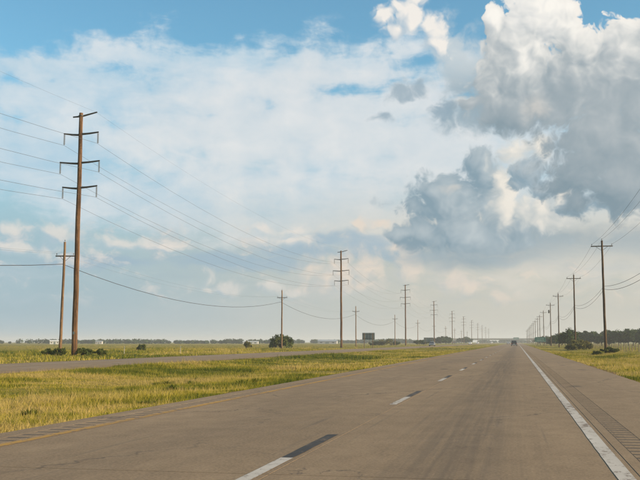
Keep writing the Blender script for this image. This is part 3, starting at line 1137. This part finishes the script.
R_X = 11.5
RY = [-4.0, 66.0, 133.0, 200.5, 277.5, 342.5, 430.0, 500.0, 553.0, 625.0, 695.0, 765.0, 835.0, 905.0, 975.0, 1045.0, 1115.0, 1185.0]
rproto = make_dpole('roadside_pole', 15.0, 14.25, 1.42, M_POLE_R, 0.19, 0.125, 9)
r_labels = {2: 'dark roadside pole with a crossarm, standing in a low bush by the wire fence',
            3: 'roadside pole with a crossarm rising from the yellowish bush',
            4: 'roadside pole with a crossarm in front of the bushy dark tree',
            5: 'roadside pole with a grey transformer can hung near its top',
            6: 'roadside pole with a crossarm close to the green guide sign'}
for i, y in enumerate(RY):
    if i == 0:
        continue
    o = rproto if i == 1 else copy_tree(rproto)
    gx = R_X
    o.location = (gx, y, float(gz(gx, y)))
    o.rotation_euler = (0, math.radians(-0.3 if i == 2 else random.uniform(-0.5, 0.4)), math.radians(random.uniform(-2, 2)))
    lab = r_labels.get(i, 'hazy roadside pole in the row that shrinks toward the overpass past the green sign')
    if i == 1:
        lab = 'roadside pole carrying the wires out over the right shoulder, before the low bush'
    tag(o, lab, 'utility pole', 'poles along the right verge')
    if i == 5:
        can = MB()
        can.tube([(0, 0, -0.55), (0, 0, -0.5), (0, 0, 0.45), (0, 0, 0.5), (0, 0, 0.56)], [0.20, 0.27, 0.27, 0.29, 0.08], 12)
        can.tube([(0.08, 0, 0.52), (0.08, 0, 0.78)], 0.04, 6)
        can.box(0.2, 0.45, -0.05, 0.05, -0.1, 0.1)
        part('transformer', can.mesh('transformer', M_STEEL), o, (-0.5, 0, 12.0))
for s in (-1, 1):
    wire('roadside_wire', [(R_X + s * 1.30, y + 0.2, float(gz(R_X, y)) + 14.55) for y in RY], 0.012, 3.6,
         'wire on the crossarm ends of the roadside poles', 'wire', 'wires on the roadside poles')
wire('roadside_wire', [(R_X, y, float(gz(R_X, y)) + 15.22) for y in RY], 0.012, 3.6,
     'wire on the pins at the very top of the roadside poles', 'wire', 'wires on the roadside poles')
wire('roadside_cable', [(R_X, y - 0.25, float(gz(R_X, y)) + 8.85) for y in RY], 0.020, 4.6,
     'upper of two dark cables slung halfway up the roadside poles', 'wire', 'cables on the roadside poles', M_CABLE)
wire('roadside_cable', [(R_X, y - 0.25, float(gz(R_X, y)) + 8.45) for y in RY], 0.022, 5.6,
     'lower of two dark cables slung halfway up the roadside poles', 'wire', 'cables on the roadside poles', M_CABLE)


# ================================================================ trees and bushes
def crown_mesh(name, rx, ry, h, z0, leaves, leaf, mat, seed, clumps=9):
    """leaf-sized faces gathered in uneven clumps through the crown's volume"""
    r = np.random.default_rng(seed)
    ca_ = r.uniform(0, 6.283, clumps)
    cq = r.random(clumps) ** 0.55 * 0.85
    cx = np.cos(ca_) * cq * rx
    cy_ = np.sin(ca_) * cq * ry
    dome = np.sqrt(np.clip(1 - cq ** 2, 0.05, 1))
    cz = z0 + h * 0.85 * dome * r.beta(1.7, 1.2, clumps) + h * 0.06
    cr = r.uniform(0.16, 0.40, clumps) * min(rx, h * 0.8)
    ct = r.uniform(0.2, 0.8, clumps)
    which = r.integers(0, clumps, leaves)
    d = r.normal(0, 1, (leaves, 3))
    d /= np.linalg.norm(d, axis=1)[:, None]
    rad = cr[which] * r.random(leaves) ** 0.5 * r.uniform(0.6, 1.35, leaves)
    c0 = np.stack([cx[which] + d[:, 0] * rad, cy_[which] + d[:, 1] * rad, cz[which] + d[:, 2] * rad * 0.8], -1)
    c0[:, 2] = np.maximum(c0[:, 2], 0.03)
    a = r.normal(0, 1, (leaves, 3))
    a /= np.linalg.norm(a, axis=1)[:, None]
    b_ = np.cross(a, r.normal(0, 1, (leaves, 3)))
    b_ /= np.linalg.norm(b_, axis=1)[:, None]
    s = leaf * r.uniform(0.6, 1.4, leaves)[:, None]
    V = np.stack([c0 - a * s * .5, c0 + b_ * s * .34, c0 + a * s * .5, c0 - b_ * s * .34], 1).reshape(-1, 3)
    me = bpy.data.meshes.new(name)
    n = leaves
    me.vertices.add(n * 4)
    me.vertices.foreach_set('co', V.reshape(-1))
    me.loops.add(n * 4)
    me.loops.foreach_set('vertex_index', np.arange(n * 4, dtype=np.int32))
    me.polygons.add(n)
    me.polygons.foreach_set('loop_start', (np.arange(n) * 4).astype(np.int32))
    me.polygons.foreach_set('loop_total', np.full(n, 4, np.int32))
    me.update(calc_edges=True)
    t = np.clip(ct[which] + r.normal(0, 0.16, leaves), 0, 1)
    me.attributes.new('tone', 'FLOAT', 'POINT').data.foreach_set('value', np.repeat(t, 4))
    me.materials.append(mat)
    return me


def trunk_mesh(h, r, seed, limbs=5, spread=1.2):
    rr = random.Random(seed)
    m = MB()
    top = (rr.uniform(-.2, .2), rr.uniform(-.2, .2), h)
    m.tube([(0, 0, -0.3), (0.05, 0, h * 0.35), top], [r, r * 0.75, r * 0.35], 7)
    for i in range(limbs):
        a = 6.283 * i / limbs + rr.uniform(-.4, .4)
        z = h * rr.uniform(0.3, 0.7)
        l = spread * rr.uniform(0.6, 1.1)
        m.tube([(0.03, 0, z), (math.cos(a) * l * .5, math.sin(a) * l * .5, z + h * .16), (math.cos(a) * l, math.sin(a) * l, z + h * .36)], [r * .4, r * .28, r * .1], 5)
    return m.mesh('trunk', M_BARK, True)


TREES = []
for k in range(5):
    rx = [2.6, 3.2, 2.3, 3.6, 2.9][k]
    h = [4.6, 5.2, 5.4, 4.8, 4.0][k]
    TREES.append((trunk_mesh(h * 0.62, 0.14, k, 6, rx * 0.6),
                  crown_mesh('crown', rx, rx * 0.9, h * 0.80, h * 0.20, 6500, 0.40, M_LEAF, 40 + k, 34)))
BUSHES = [crown_mesh('foliage', 1.6, 1.3, 1.3, 0.0, 3600, 0.17, M_BUSH, 70 + k, 30) for k in range(3)]
DRY = [crown_mesh('foliage', 1.8, 1.4, 1.5, 0.0, 3600, 0.18, M_DRYBUSH, 80 + k, 30) for k in range(2)]
BUSH_STEM = [trunk_mesh(0.8, 0.04, 90 + k, 6, 0.7) for k in range(2)]


def tree(x, y, k, s, label, group=None, sx=1.0, sz=1.0, name='tree', cat='tree'):
    o = empty(name, (x, y, float(gz(x, y))), random.uniform(0, 6.28))
    part('trunk', TREES[k][0], o)
    part('crown', TREES[k][1], o)
    o.scale = (s * sx, s * sx, s * sz)
    return tag(o, label, cat, group)


def bush(x, y, w_, h_, label, group=None, dry=False, k=0):
    o = empty('bush', (x, y, float(gz(x, y))), random.uniform(0, 6.28))
    part('foliage', (DRY if dry else BUSHES)[k % (2 if dry else 3)], o)
    part('stem', BUSH_STEM[k % 2], o)
    o.scale = (w_ / 2.7, w_ / 2.7, h_ / 1.35)
    return tag(o, label, 'bush', group)


# dark wood behind the fence on the right: trees one can tell apart
rt = [(18.5, 420), (22.5, 412), (26.0, 402), (29.0, 398), (32.5, 392), (35.5, 396), (38.5, 388), (41.5, 384), (44.0, 390), (47.0, 380),
      (50.0, 386), (53.0, 376), (56.5, 382), (60.0, 372), (24.5, 440), (30.5, 430), (37.0, 424), (43.5, 418), (50.5, 410), (57.0, 404), (64.0, 398)]
for i, (x, y) in enumerate(rt):
    tree(x, y, i % 5, random.uniform(1.05, 1.4), 'dark green tree in the wood behind the wire fence', 'trees in the wood behind the fence', 1.1, random.uniform(0.8, 1.15))
tree(13.6, 268, 1, 1.0, 'bushy dark tree close behind a roadside pole, fuller than the wood', None, 0.95, 0.95)
tree(15.6, 300, 3, 0.9, 'lower dark tree tucked behind the bushy tree by the pole')
for i, (x, y, s) in enumerate([(13.5, 360, .75), (14.5, 400, .85), (15.0, 440, .85), (14.0, 490, .9), (16.0, 540, .9), (15.0, 600, 1.0), (14.0, 680, 1.0), (17.0, 760, 1.2)]):
    tree(x, y, (i + 2) % 5, s, 'hazy roadside tree behind the pole row past the green sign', 'trees behind the far roadside poles')
bush(12.6, 196, 4.6, 2.1, 'yellowish bush at the foot of a roadside pole', None, True, 0)
bush(10.2, 194, 2.6, 1.3, 'small yellow green bush on the verge side of the same pole as the yellowish bush', None, True, 1)
bush(11.6, 129, 2.4, 0.85, 'low green bush round the foot of the dark pole by the wire fence', None, False, 0)
bush(9.9, 127, 1.3, 0.6, 'tuft of green leaves beside the low bush on the right verge', None, False, 1)

# left side
bush(-47.9, 93, 1.7, 0.8, 'dark green shrub at the foot of the leaning short pole', None, False, 0)
bush(-46.2, 92, 1.6, 0.95, 'dark green shrub between the leaning pole and the tall pole', None, False, 1)
bush(-43.2, 91.5, 1.7, 0.9, 'dark green shrub against the base of the tall brown pole', None, False, 2)
bush(-41.8, 92.5, 1.5, 0.75, 'low shrub trailing off from the tall brown pole', None, False, 0)
bush(-59.0, 146, 1.6, 1.2, 'small lone green bush in the pasture', None, False, 1)
bush(-58.0, 205, 2.0, 1.7, 'pale lone bush in the pasture near the round green bush', None, True, 1)
bush(-51.5, 210, 4.6, 3.5, 'round green bush behind a short field pole', None, False, 2)
bush(-53.8, 212, 2.6, 1.9, 'lower lobe of greenery joined to the round green bush', None, False, 0)
bush(-57.5, 425, 7.5, 3.0, 'round hazy bush beyond the first sign back', None, True, 0)
bush(-62.0, 428, 6.0, 2.2, 'spreading hazy bush left of the round one beyond the sign', None, False, 1)
bush(-53.5, 432, 5.0, 2.0, 'small hazy bush on the road side of the round hazy one', None, False, 2)
for i, (x, y, s) in enumerate([(-44, 640, 1.0), (-47, 655, 1.25), (-50, 650, 1.3), (-53, 660, 1.1), (-56, 640, .9), (-43, 900, 1.4), (-47, 910, 1.5), (-52, 915, 1.3), (-43, 470, .7), (-47.5, 480, .8)]):
    tree(x, y, i % 5, s, 'hazy rounded tree standing behind the far transmission poles', 'trees behind the far transmission poles', 1.2, 0.8)


# far-off wood along the horizon: reads as one mass
def far_wood(name, x0, x1, y0, y1, n, hlo, hhi, leaf, label, seed):
    r = np.random.default_rng(seed)
    tx = x0 + (x1 - x0) * r.random(n)
    t = (tx - x0) / (x1 - x0)
    ty = y0 + (y1 - y0) * t + r.uniform(0, 60, n)
    gapn = vnoise(tx, tx * 0, 55.0, seed)
    keep = r.random(n) < np.clip((gapn - 0.18) * 3.0, 0.10, 1)
    tx, ty = tx[keep], ty[keep]
    th = (hlo + (hhi - hlo) * vnoise(tx, tx * 0, 24.0, seed + 3)) * r.uniform(0.7, 1.15, len(tx))
    per = 70
    rep = np.repeat(np.arange(len(tx)), per)
    k = len(rep)
    d = r.normal(0, 1, (k, 3))
    d /= np.linalg.norm(d, axis=1)[:, None]
    rr = r.random(k) ** 0.4
    c0 = np.stack([tx[rep] + d[:, 0] * rr * th[rep] * .7, ty[rep] + d[:, 1] * rr * th[rep] * .5,
                   np.maximum(0.2, th[rep] * 0.48 + d[:, 2] * rr * th[rep] * .52)], -1)
    a = r.normal(0, 1, (k, 3)); a /= np.linalg.norm(a, axis=1)[:, None]
    b_ = np.cross(a, r.normal(0, 1, (k, 3))); b_ /= np.linalg.norm(b_, axis=1)[:, None]
    s = leaf * r.uniform(0.6, 1.4, k)[:, None]
    V = np.stack([c0 - a * s * .5, c0 + b_ * s * .4, c0 + a * s * .5, c0 - b_ * s * .4], 1).reshape(-1, 3)
    me = bpy.data.meshes.new(name)
    me.vertices.add(k * 4); me.vertices.foreach_set('co', V.reshape(-1))
    me.loops.add(k * 4); me.loops.foreach_set('vertex_index', np.arange(k * 4, dtype=np.int32))
    me.polygons.add(k)
    me.polygons.foreach_set('loop_start', (np.arange(k) * 4).astype(np.int32))
    me.polygons.foreach_set('loop_total', np.full(k, 4, np.int32))
    me.update(calc_edges=True)
    me.attributes.new('tone', 'FLOAT', 'POINT').data.foreach_set('value', np.repeat(np.clip(r.normal(.2, .2, len(tx))[rep], 0, 1), 4))
    me.materials.append(M_LEAF)
    o = bpy.data.objects.new(name, me)
    COL.objects.link(o)
    tag(o, label, 'wood', kind='stuff')


far_wood('far_wood', -640, -190, 690, 790, 560, 1.9, 4.8, 1.1, 'dark far-off wood along the horizon behind the pasture', 21)
far_wood('far_wood', -330, -60, 1000, 1100, 240, 2.2, 5.5, 1.5, 'far-off wood behind the long low barn', 33)
far_wood('far_wood', 60, 420, 430, 600, 240, 3.0, 5.5, 1.0, 'wood beyond the fence out past the single trees', 44)
far_wood('far_wood', -60, 140, 1500, 1550, 200, 3.0, 6.5, 1.8, 'pale wood beyond the overpass at the end of the road', 55)


# ================================================================ wire fence on the right
fx = 17.0
fence = empty('wire_fence', (fx, 60, 0))
tag(fence, 'low wire fence on grey wooden posts beyond the right verge', 'fence')
pm = MB().tube([(0, 0, -0.4), (0, 0, 0.6), (0.01, 0, 1.22)], [0.07, 0.065, 0.055], 6).mesh('fence_post', M_FPOST)
for i in range(70):
    y = 4.0 * i
    o = part('fence_post', pm, fence, (random.uniform(-.04, .04), y, float(gz(fx, 60 + y))))
    o.rotation_euler = (random.uniform(-.05, .05), random.uniform(-.05, .05), 0)
    o.scale = (1, 1, random.uniform(0.92, 1.06))
for z in (0.35, 0.7, 1.05):
    m = MB()
    m.tube([(-0.07, 4.0 * i, float(gz(fx, 60 + 4.0 * i)) + z) for i in range(70)], 0.006, 4, cap=False)
    m.build('fence_wire', M_STEEL, fence)

for i, (x, y) in enumerate([(-47.5, 112), (-42.0, 117)]):
    o = empty('marker_post', (x, y, float(gz(x, y))))
    MB().tube([(0, 0, -.2), (0, 0, 0.95), (0, 0, 1.0)], [0.035, 0.035, 0.02], 8).build('post', M_BRIDGE, o)
    MB().tube([(0, 0, 0.78), (0, 0, 0.90)], 0.047, 8).build('band', M_ALU, o)
    tag(o, 'slim white marker post in the pasture past the tall brown pole', 'post', 'white marker posts in the pasture')


# ================================================================ signs
def sign_back(x, y, w_, z0, z1, label):
    o = empty('road_sign', (x, y, float(gz(x, y))), math.radians(3))
    m = MB()
    n = 4
    for i in range(n):
        a = -w_ / 2 + w_ * i / n
        MB().box(a + .006, a + w_ / n - .006, 0, 0.012, z0, z1).build('panel', M_ALU, o)
    for z in (z0 + (z1 - z0) * .22, z0 + (z1 - z0) * .78):
        MB().box(-w_ / 2 + .05, w_ / 2 - .05, -0.07, -0.003, z - .04, z + .04).build('stringer', M_STEEL, o)
    for s in (-1, 1):
        MB().box(s * w_ * .34 - .08, s * w_ * .34 + .08, -0.20, -0.075, -.4, z1 - .1).build('post', M_POST, o)
    tag(o, label, 'road sign')


sign_back(-36.0, 236.5, 3.1, 2.0, 3.75, 'grey back of a large road sign on two wooden posts')
sign_back(-36.0, 402.0, 3.9, 1.5, 3.3, 'hazy grey back of a road sign farther down the opposite carriageway')


def green_sign(x, y, w_, z0, z1, label, posts=True):
    o = empty('guide_sign', (x, y, float(gz(x, y)) if posts else 0.0))
    MB().box(-w_ / 2, w_ / 2, 0, 0.03, z0, z1).build('panel', M_GREEN, o)
    b = MB()
    t = 0.05
    for (a, b0, c0, c1) in ((-w_ / 2 + .03, w_ / 2 - .03, z1 - .03 - t, z1 - .03), (-w_ / 2 + .03, w_ / 2 - .03, z0 + .03, z0 + .03 + t),
                            (-w_ / 2 + .03, -w_ / 2 + .03 + t, z0 + .03 + t, z1 - .03 - t), (w_ / 2 - .03 - t, w_ / 2 - .03, z0 + .03 + t, z1 - .03 - t)):
        b.box(a, b0, -0.006, -0.001, c0, c1)
    b.build('border', M_SWHITE, o)
    # legend too small to read: two broken lines of pale strokes
    l = MB()
    hh = (z1 - z0)
    for row in (0.64, 0.30):
        xx = -w_ * 0.38
        while xx < w_ * 0.36:
            sw = random.uniform(0.05, 0.13)
            l.box(xx, xx + sw, -0.006, -0.001, z0 + hh * row - hh * .07, z0 + hh * row + hh * .07)
            xx += sw + random.uniform(0.05, 0.16)
    l.build('legend', M_SWHITE, o)
    if posts:
        for s in (-1, 1):
            MB().box(s * w_ * .32 - .07, s * w_ * .32 + .07, 0.035, 0.18, -.4, z1 - .05).build('post', M_POST, o)
    tag(o, label, 'road sign')
    return o


green_sign(7.9, 342, 3.7, 1.75, 3.35, 'green guide sign on posts at the edge of the right verge')


# ================================================================ overpass
BY = 1350.0
br_ = empty('overpass', (0, BY, 0))
tag(br_, 'pale hazy overpass crossing the road far ahead', 'bridge')
MB().box(-95, 48, 0, 11, 5.0, 5.5).build('deck', M_BRIDGE, br_)
for yy in (0.0, 10.7):
    MB().box(-95, 48, yy, yy + 0.3, 5.503, 6.4).build('parapet', M_BRIDGE, br_)
for k in range(4):
    MB().box(-95, 48, 0.8 + 2.8 * k, 1.3 + 2.8 * k, 4.0, 4.997).build('girder', M_BRIDGE, br_)
for x in (-62, -38, -15, 8, 30):
    MB().box(x - .5, x + .5, 1.0, 10.0, 3.2, 3.997).build('pier_cap', M_BRIDGE, br_)
    for yy in (2.5, 8.0):
        MB().tube([(x, yy, -.5), (x, yy, 3.197)], 0.45, 10).build('pier', M_BRIDGE, br_)
for s, x in ((-1, -95), (1, 48)):
    m = MB()
    m.face([(x, -2, 5.5), (x, 13, 5.5), (x + s * 160, 13, -.3), (x + s * 160, -2, -.3)])
    m.face([(x, -2, 5.5), (x + s * 160, -2, -.3), (x + s * 160, -14, -.3), (x, -14, -.3)])
    m.face([(x, 13, 5.5), (x, 25, -.3), (x + s * 160, 25, -.3), (x + s * 160, 13, -.3)])
    m.face([(x, -14, -.3), (x, 25, -.3), (x, 13, 5.5), (x, -2, 5.5)])
    m.build('embankment', M_GROUND, br_)
green_sign(-1.0, BY - 0.12, 7.5, 4.3, 7.6, 'green guide sign mounted on the face of the overpass', False)


# ================================================================ far buildings
def barn(x, y, w_, d_, h_, roof, col, label, rz=0.0, rcol=(0.30, 0.30, 0.30, 1)):
    o = empty('barn', (x, y, float(gz(x, y)) - 0.05), rz)
    wm_ = simple('barn_wall', col, 0.7, 0.08, 0.8)
    rm_ = simple('barn_roof', rcol, 0.5, 0.1, 0.8)
    wl = MB().box(-w_ / 2, w_ / 2, 0, d_, 0, h_).build('wall', wm_, o)
    r_ = MB()
    e = 0.35
    r_.face([(-w_ / 2 - e, -e, h_ + .003), (w_ / 2 + e, -e, h_ + .003), (w_ / 2 + e, d_ / 2, h_ + roof), (-w_ / 2 - e, d_ / 2, h_ + roof)])
    r_.face([(w_ / 2 + e, d_ + e, h_ + .003), (-w_ / 2 - e, d_ + e, h_ + .003), (-w_ / 2 - e, d_ / 2, h_ + roof), (w_ / 2 + e, d_ / 2, h_ + roof)])
    for s in (-1, 1):
        r_.face([(s * (w_ / 2), 0, h_ + .003), (s * (w_ / 2), d_, h_ + .003), (s * (w_ / 2), d_ / 2, h_ + roof)])
    r_.build('roof', rm_, o)
    MB().box(-w_ * .1, w_ * .1, -0.05, -0.004, 0, h_ * .8).build('door', M_ALU, o)
    for xx in (-.32, .32):
        MB().box(w_ * xx - w_ * .06, w_ * xx + w_ * .06, -0.04, -0.004, h_ * .35, h_ * .72).build('window', M_GLASS, o)
    tag(o, label, 'building')


barn(-306, 603, 6.3, 5, 2.0, 0.8, (0.62, 0.60, 0.55, 1), 'small white building in front of the far wood, beyond the leaning pole', 0.3, (0.7, 0.68, 0.63, 1))
barn(-300, 660, 4.6, 6, 1.8, 0.7, (0.42, 0.40, 0.37, 1), 'tiny pale building by the far wood, beyond the tall brown pole', 0.3)
barn(-206, 735, 12, 7, 1.6, 0.6, (0.50, 0.49, 0.46, 1), 'long low pale shed far off, beyond the round green bush', 0.2, (0.55, 0.55, 0.53, 1))
barn(-157, 800, 16, 10, 2.0, 1.5, (0.34, 0.34, 0.33, 1), 'long low grey barn beyond the pasture', 0.1, (0.27, 0.29, 0.30, 1))


# ================================================================ vehicles
def loft(sections, mat, name, parent):
    """closed body from rounded cross-sections (y, half width, z low, z high)"""
    m = MB()
    rings = []
    for (y, hw, za, zb) in sections:
        ch = min(0.14, hw * .3, (zb - za) * .3)
        ring = [(-hw + ch, y, za), (hw - ch, y, za), (hw, y, za + ch), (hw, y, zb - ch), (hw - ch, y, zb), (-hw + ch, y, zb), (-hw, y, zb - ch), (-hw, y, za + ch)]
        rings.append([len(m.v) + i for i in range(8)])
        m.v += ring
    for a, b_ in zip(rings, rings[1:]):
        for i in range(8):
            m.f.append((a[i], a[(i + 1) % 8], b_[(i + 1) % 8], b_[i])); m.mi.append(0)
    m.f.append(tuple(reversed(rings[0]))); m.mi.append(0)
    m.f.append(tuple(rings[-1])); m.mi.append(0)
    return m.build(name, mat, parent)


def vehicle(name, x, y, rz, paint, label, cat, tall=False, group=None):
    o = empty(name, (x, y, 0.004), rz)
    L, W = (4.9, 0.98) if tall else (4.6, 0.90)
    sh = 1.05 if tall else 0.88                       # shoulder line
    top = 1.86 if tall else 1.44
    loft([(-L / 2, W * .90, .42, sh - .12), (-L / 2 + .15, W * .97, .30, sh), (-L * .25, W, .26, sh + .02), (L * .22, W, .26, sh),
          (L / 2 - .5, W * .96, .28, sh - .12), (L / 2, W * .85, .40, sh - .28)], paint, 'body', o)
    rear0 = -L / 2 + (.10 if tall else .75)
    loft([(rear0, W * .88, sh - .03, sh + .06), (rear0 + (.25 if tall else .65), W * .80, sh - .03, top - .04), (-.1, W * .78, sh - .03, top),
          (.45, W * .78, sh - .03, top - .06), (1.25, W * .86, sh - .03, sh + .06)], paint, 'cabin', o)
    # glazing, standing a little proud
    r1 = rear0 + (.25 if tall else .65)
    m = MB()
    m.face([(-W * .70, rear0 + .03 - .02, sh + .12), (W * .70, rear0 + .03 - .02, sh + .12), (W * .66, r1 - .06, top - .13), (-W * .66, r1 - .06, top - .13)])
    m.build('rear_window', M_GLASS, o)
    m = MB()
    m.face([(W * .72, 1.22, sh + .11), (-W * .72, 1.22, sh + .11), (-W * .66, .56, top - .11), (W * .66, .56, top - .11)])
    m.build('windscreen', M_GLASS, o)
    for s in (-1, 1):
        m = MB()
        q_ = [(s * (W * .87), r1 - .05, sh + .08), (s * (W * .87), 1.0, sh + .08), (s * (W * .795), .42, top - .14), (s * (W * .805), r1 + .1, top - .14)]
        m.face(q_ if s > 0 else q_[::-1])
        m.build('side_window', M_GLASS, o)
        MB().box(s * W * .80 - .12, s * W * .80 + .12, -L / 2 - .012, -L / 2 + .10, sh - .36, sh - .10).build('tail_light', M_TAIL, o)
        MB().box(s * W * .66 - .16, s * W * .66 + .16, L / 2 - .09, L / 2 + .012, sh - .48, sh - .32).build('headlight', M_HEAD, o)
        for yy in (-L * .30, L * .31):
            t = MB().tube([(-.11, 0, 0), (-.09, 0, 0), (.09, 0, 0), (.11, 0, 0)], [.29, .34, .34, .29], 18).build('wheel', M_TYRE, o, loc=(s * (W - .10), yy, .34))
            MB().tube([(-.115, 0, 0), (.115, 0, 0)], .20, 12).build('rim', M_RIM, t)
    MB().box(-W * .86, W * .86, -L / 2 - .06, -L / 2 + .06, .40, .58).build('rear_bumper', M_CHROME if tall else paint, o)
    MB().box(-W * .82, W * .82, L / 2 - .08, L / 2 + .05, .34, .52).build('front_bumper', paint, o)
    MB().box(-.26, .26, -L / 2 - .075, -L / 2 - .062, .62, .74).build('number_plate', M_SWHITE, o)
    return tag(o, label, cat, group)


P_DARK = simple('paint_dark_green_black', (0.022, 0.026, 0.024, 1), 0.3, 0.1, 1.0, 0.0, 0.6)
P_WHITE = simple('paint_white', (0.74, 0.73, 0.70, 1), 0.3, 0.05, 1.0, 0.0, 0.6)
P_GREY = simple('paint_grey', (0.20, 0.21, 0.22, 1), 0.3, 0.1, 1.0, 0.3, 0.6)
P_SILVER = simple('paint_silver', (0.48, 0.48, 0.47, 1), 0.3, 0.1, 1.0, 0.5, 0.6)
vehicle('sport_utility_vehicle', -0.95, 325, 0.0, P_DARK, 'dark sport utility vehicle driving away in the right lane', 'car', True)
vehicle('car', -4.6, 540, 0.0, P_SILVER, 'small hazy silver car driving away in the lane next to the median', 'car')
vehicle('car', -26.8, 312, math.pi, P_GREY, 'grey car coming the other way across the median', 'car')
vehicle('car', -26.8, 570, math.pi, P_WHITE, 'small white car coming the other way beyond the grey one', 'car', False, 'white cars on the opposite carriageway')
vehicle('car', -26.8, 680, math.pi, P_WHITE, 'small white car coming the other way beyond the grey one', 'car', False, 'white cars on the opposite carriageway')
vehicle('van', -23.6, 930, math.pi, P_WHITE, 'hazy white van farthest down the opposite carriageway', 'van', True)

# ================================================================ haze
hz, q, b = new_mat('haze_air')
hz.node_tree.nodes.remove(b)
pv = q.n('ShaderNodeVolumePrincipled')
pv.inputs['Color'].default_value = (0.88, 0.91, 0.92, 1)
pv.inputs['Density'].default_value = 0.00032
pv.inputs['Anisotropy'].default_value = 0.1
hz.node_tree.links.new(pv.outputs[0], hz.node_tree.nodes['Material Output'].inputs['Volume'])
hb = MB().box(-6700, 6700, -6700, 6700, -1.6, 27.5).build('haze', hz)
tag(hb, 'thin pale haze over the plain', kind='stuff')
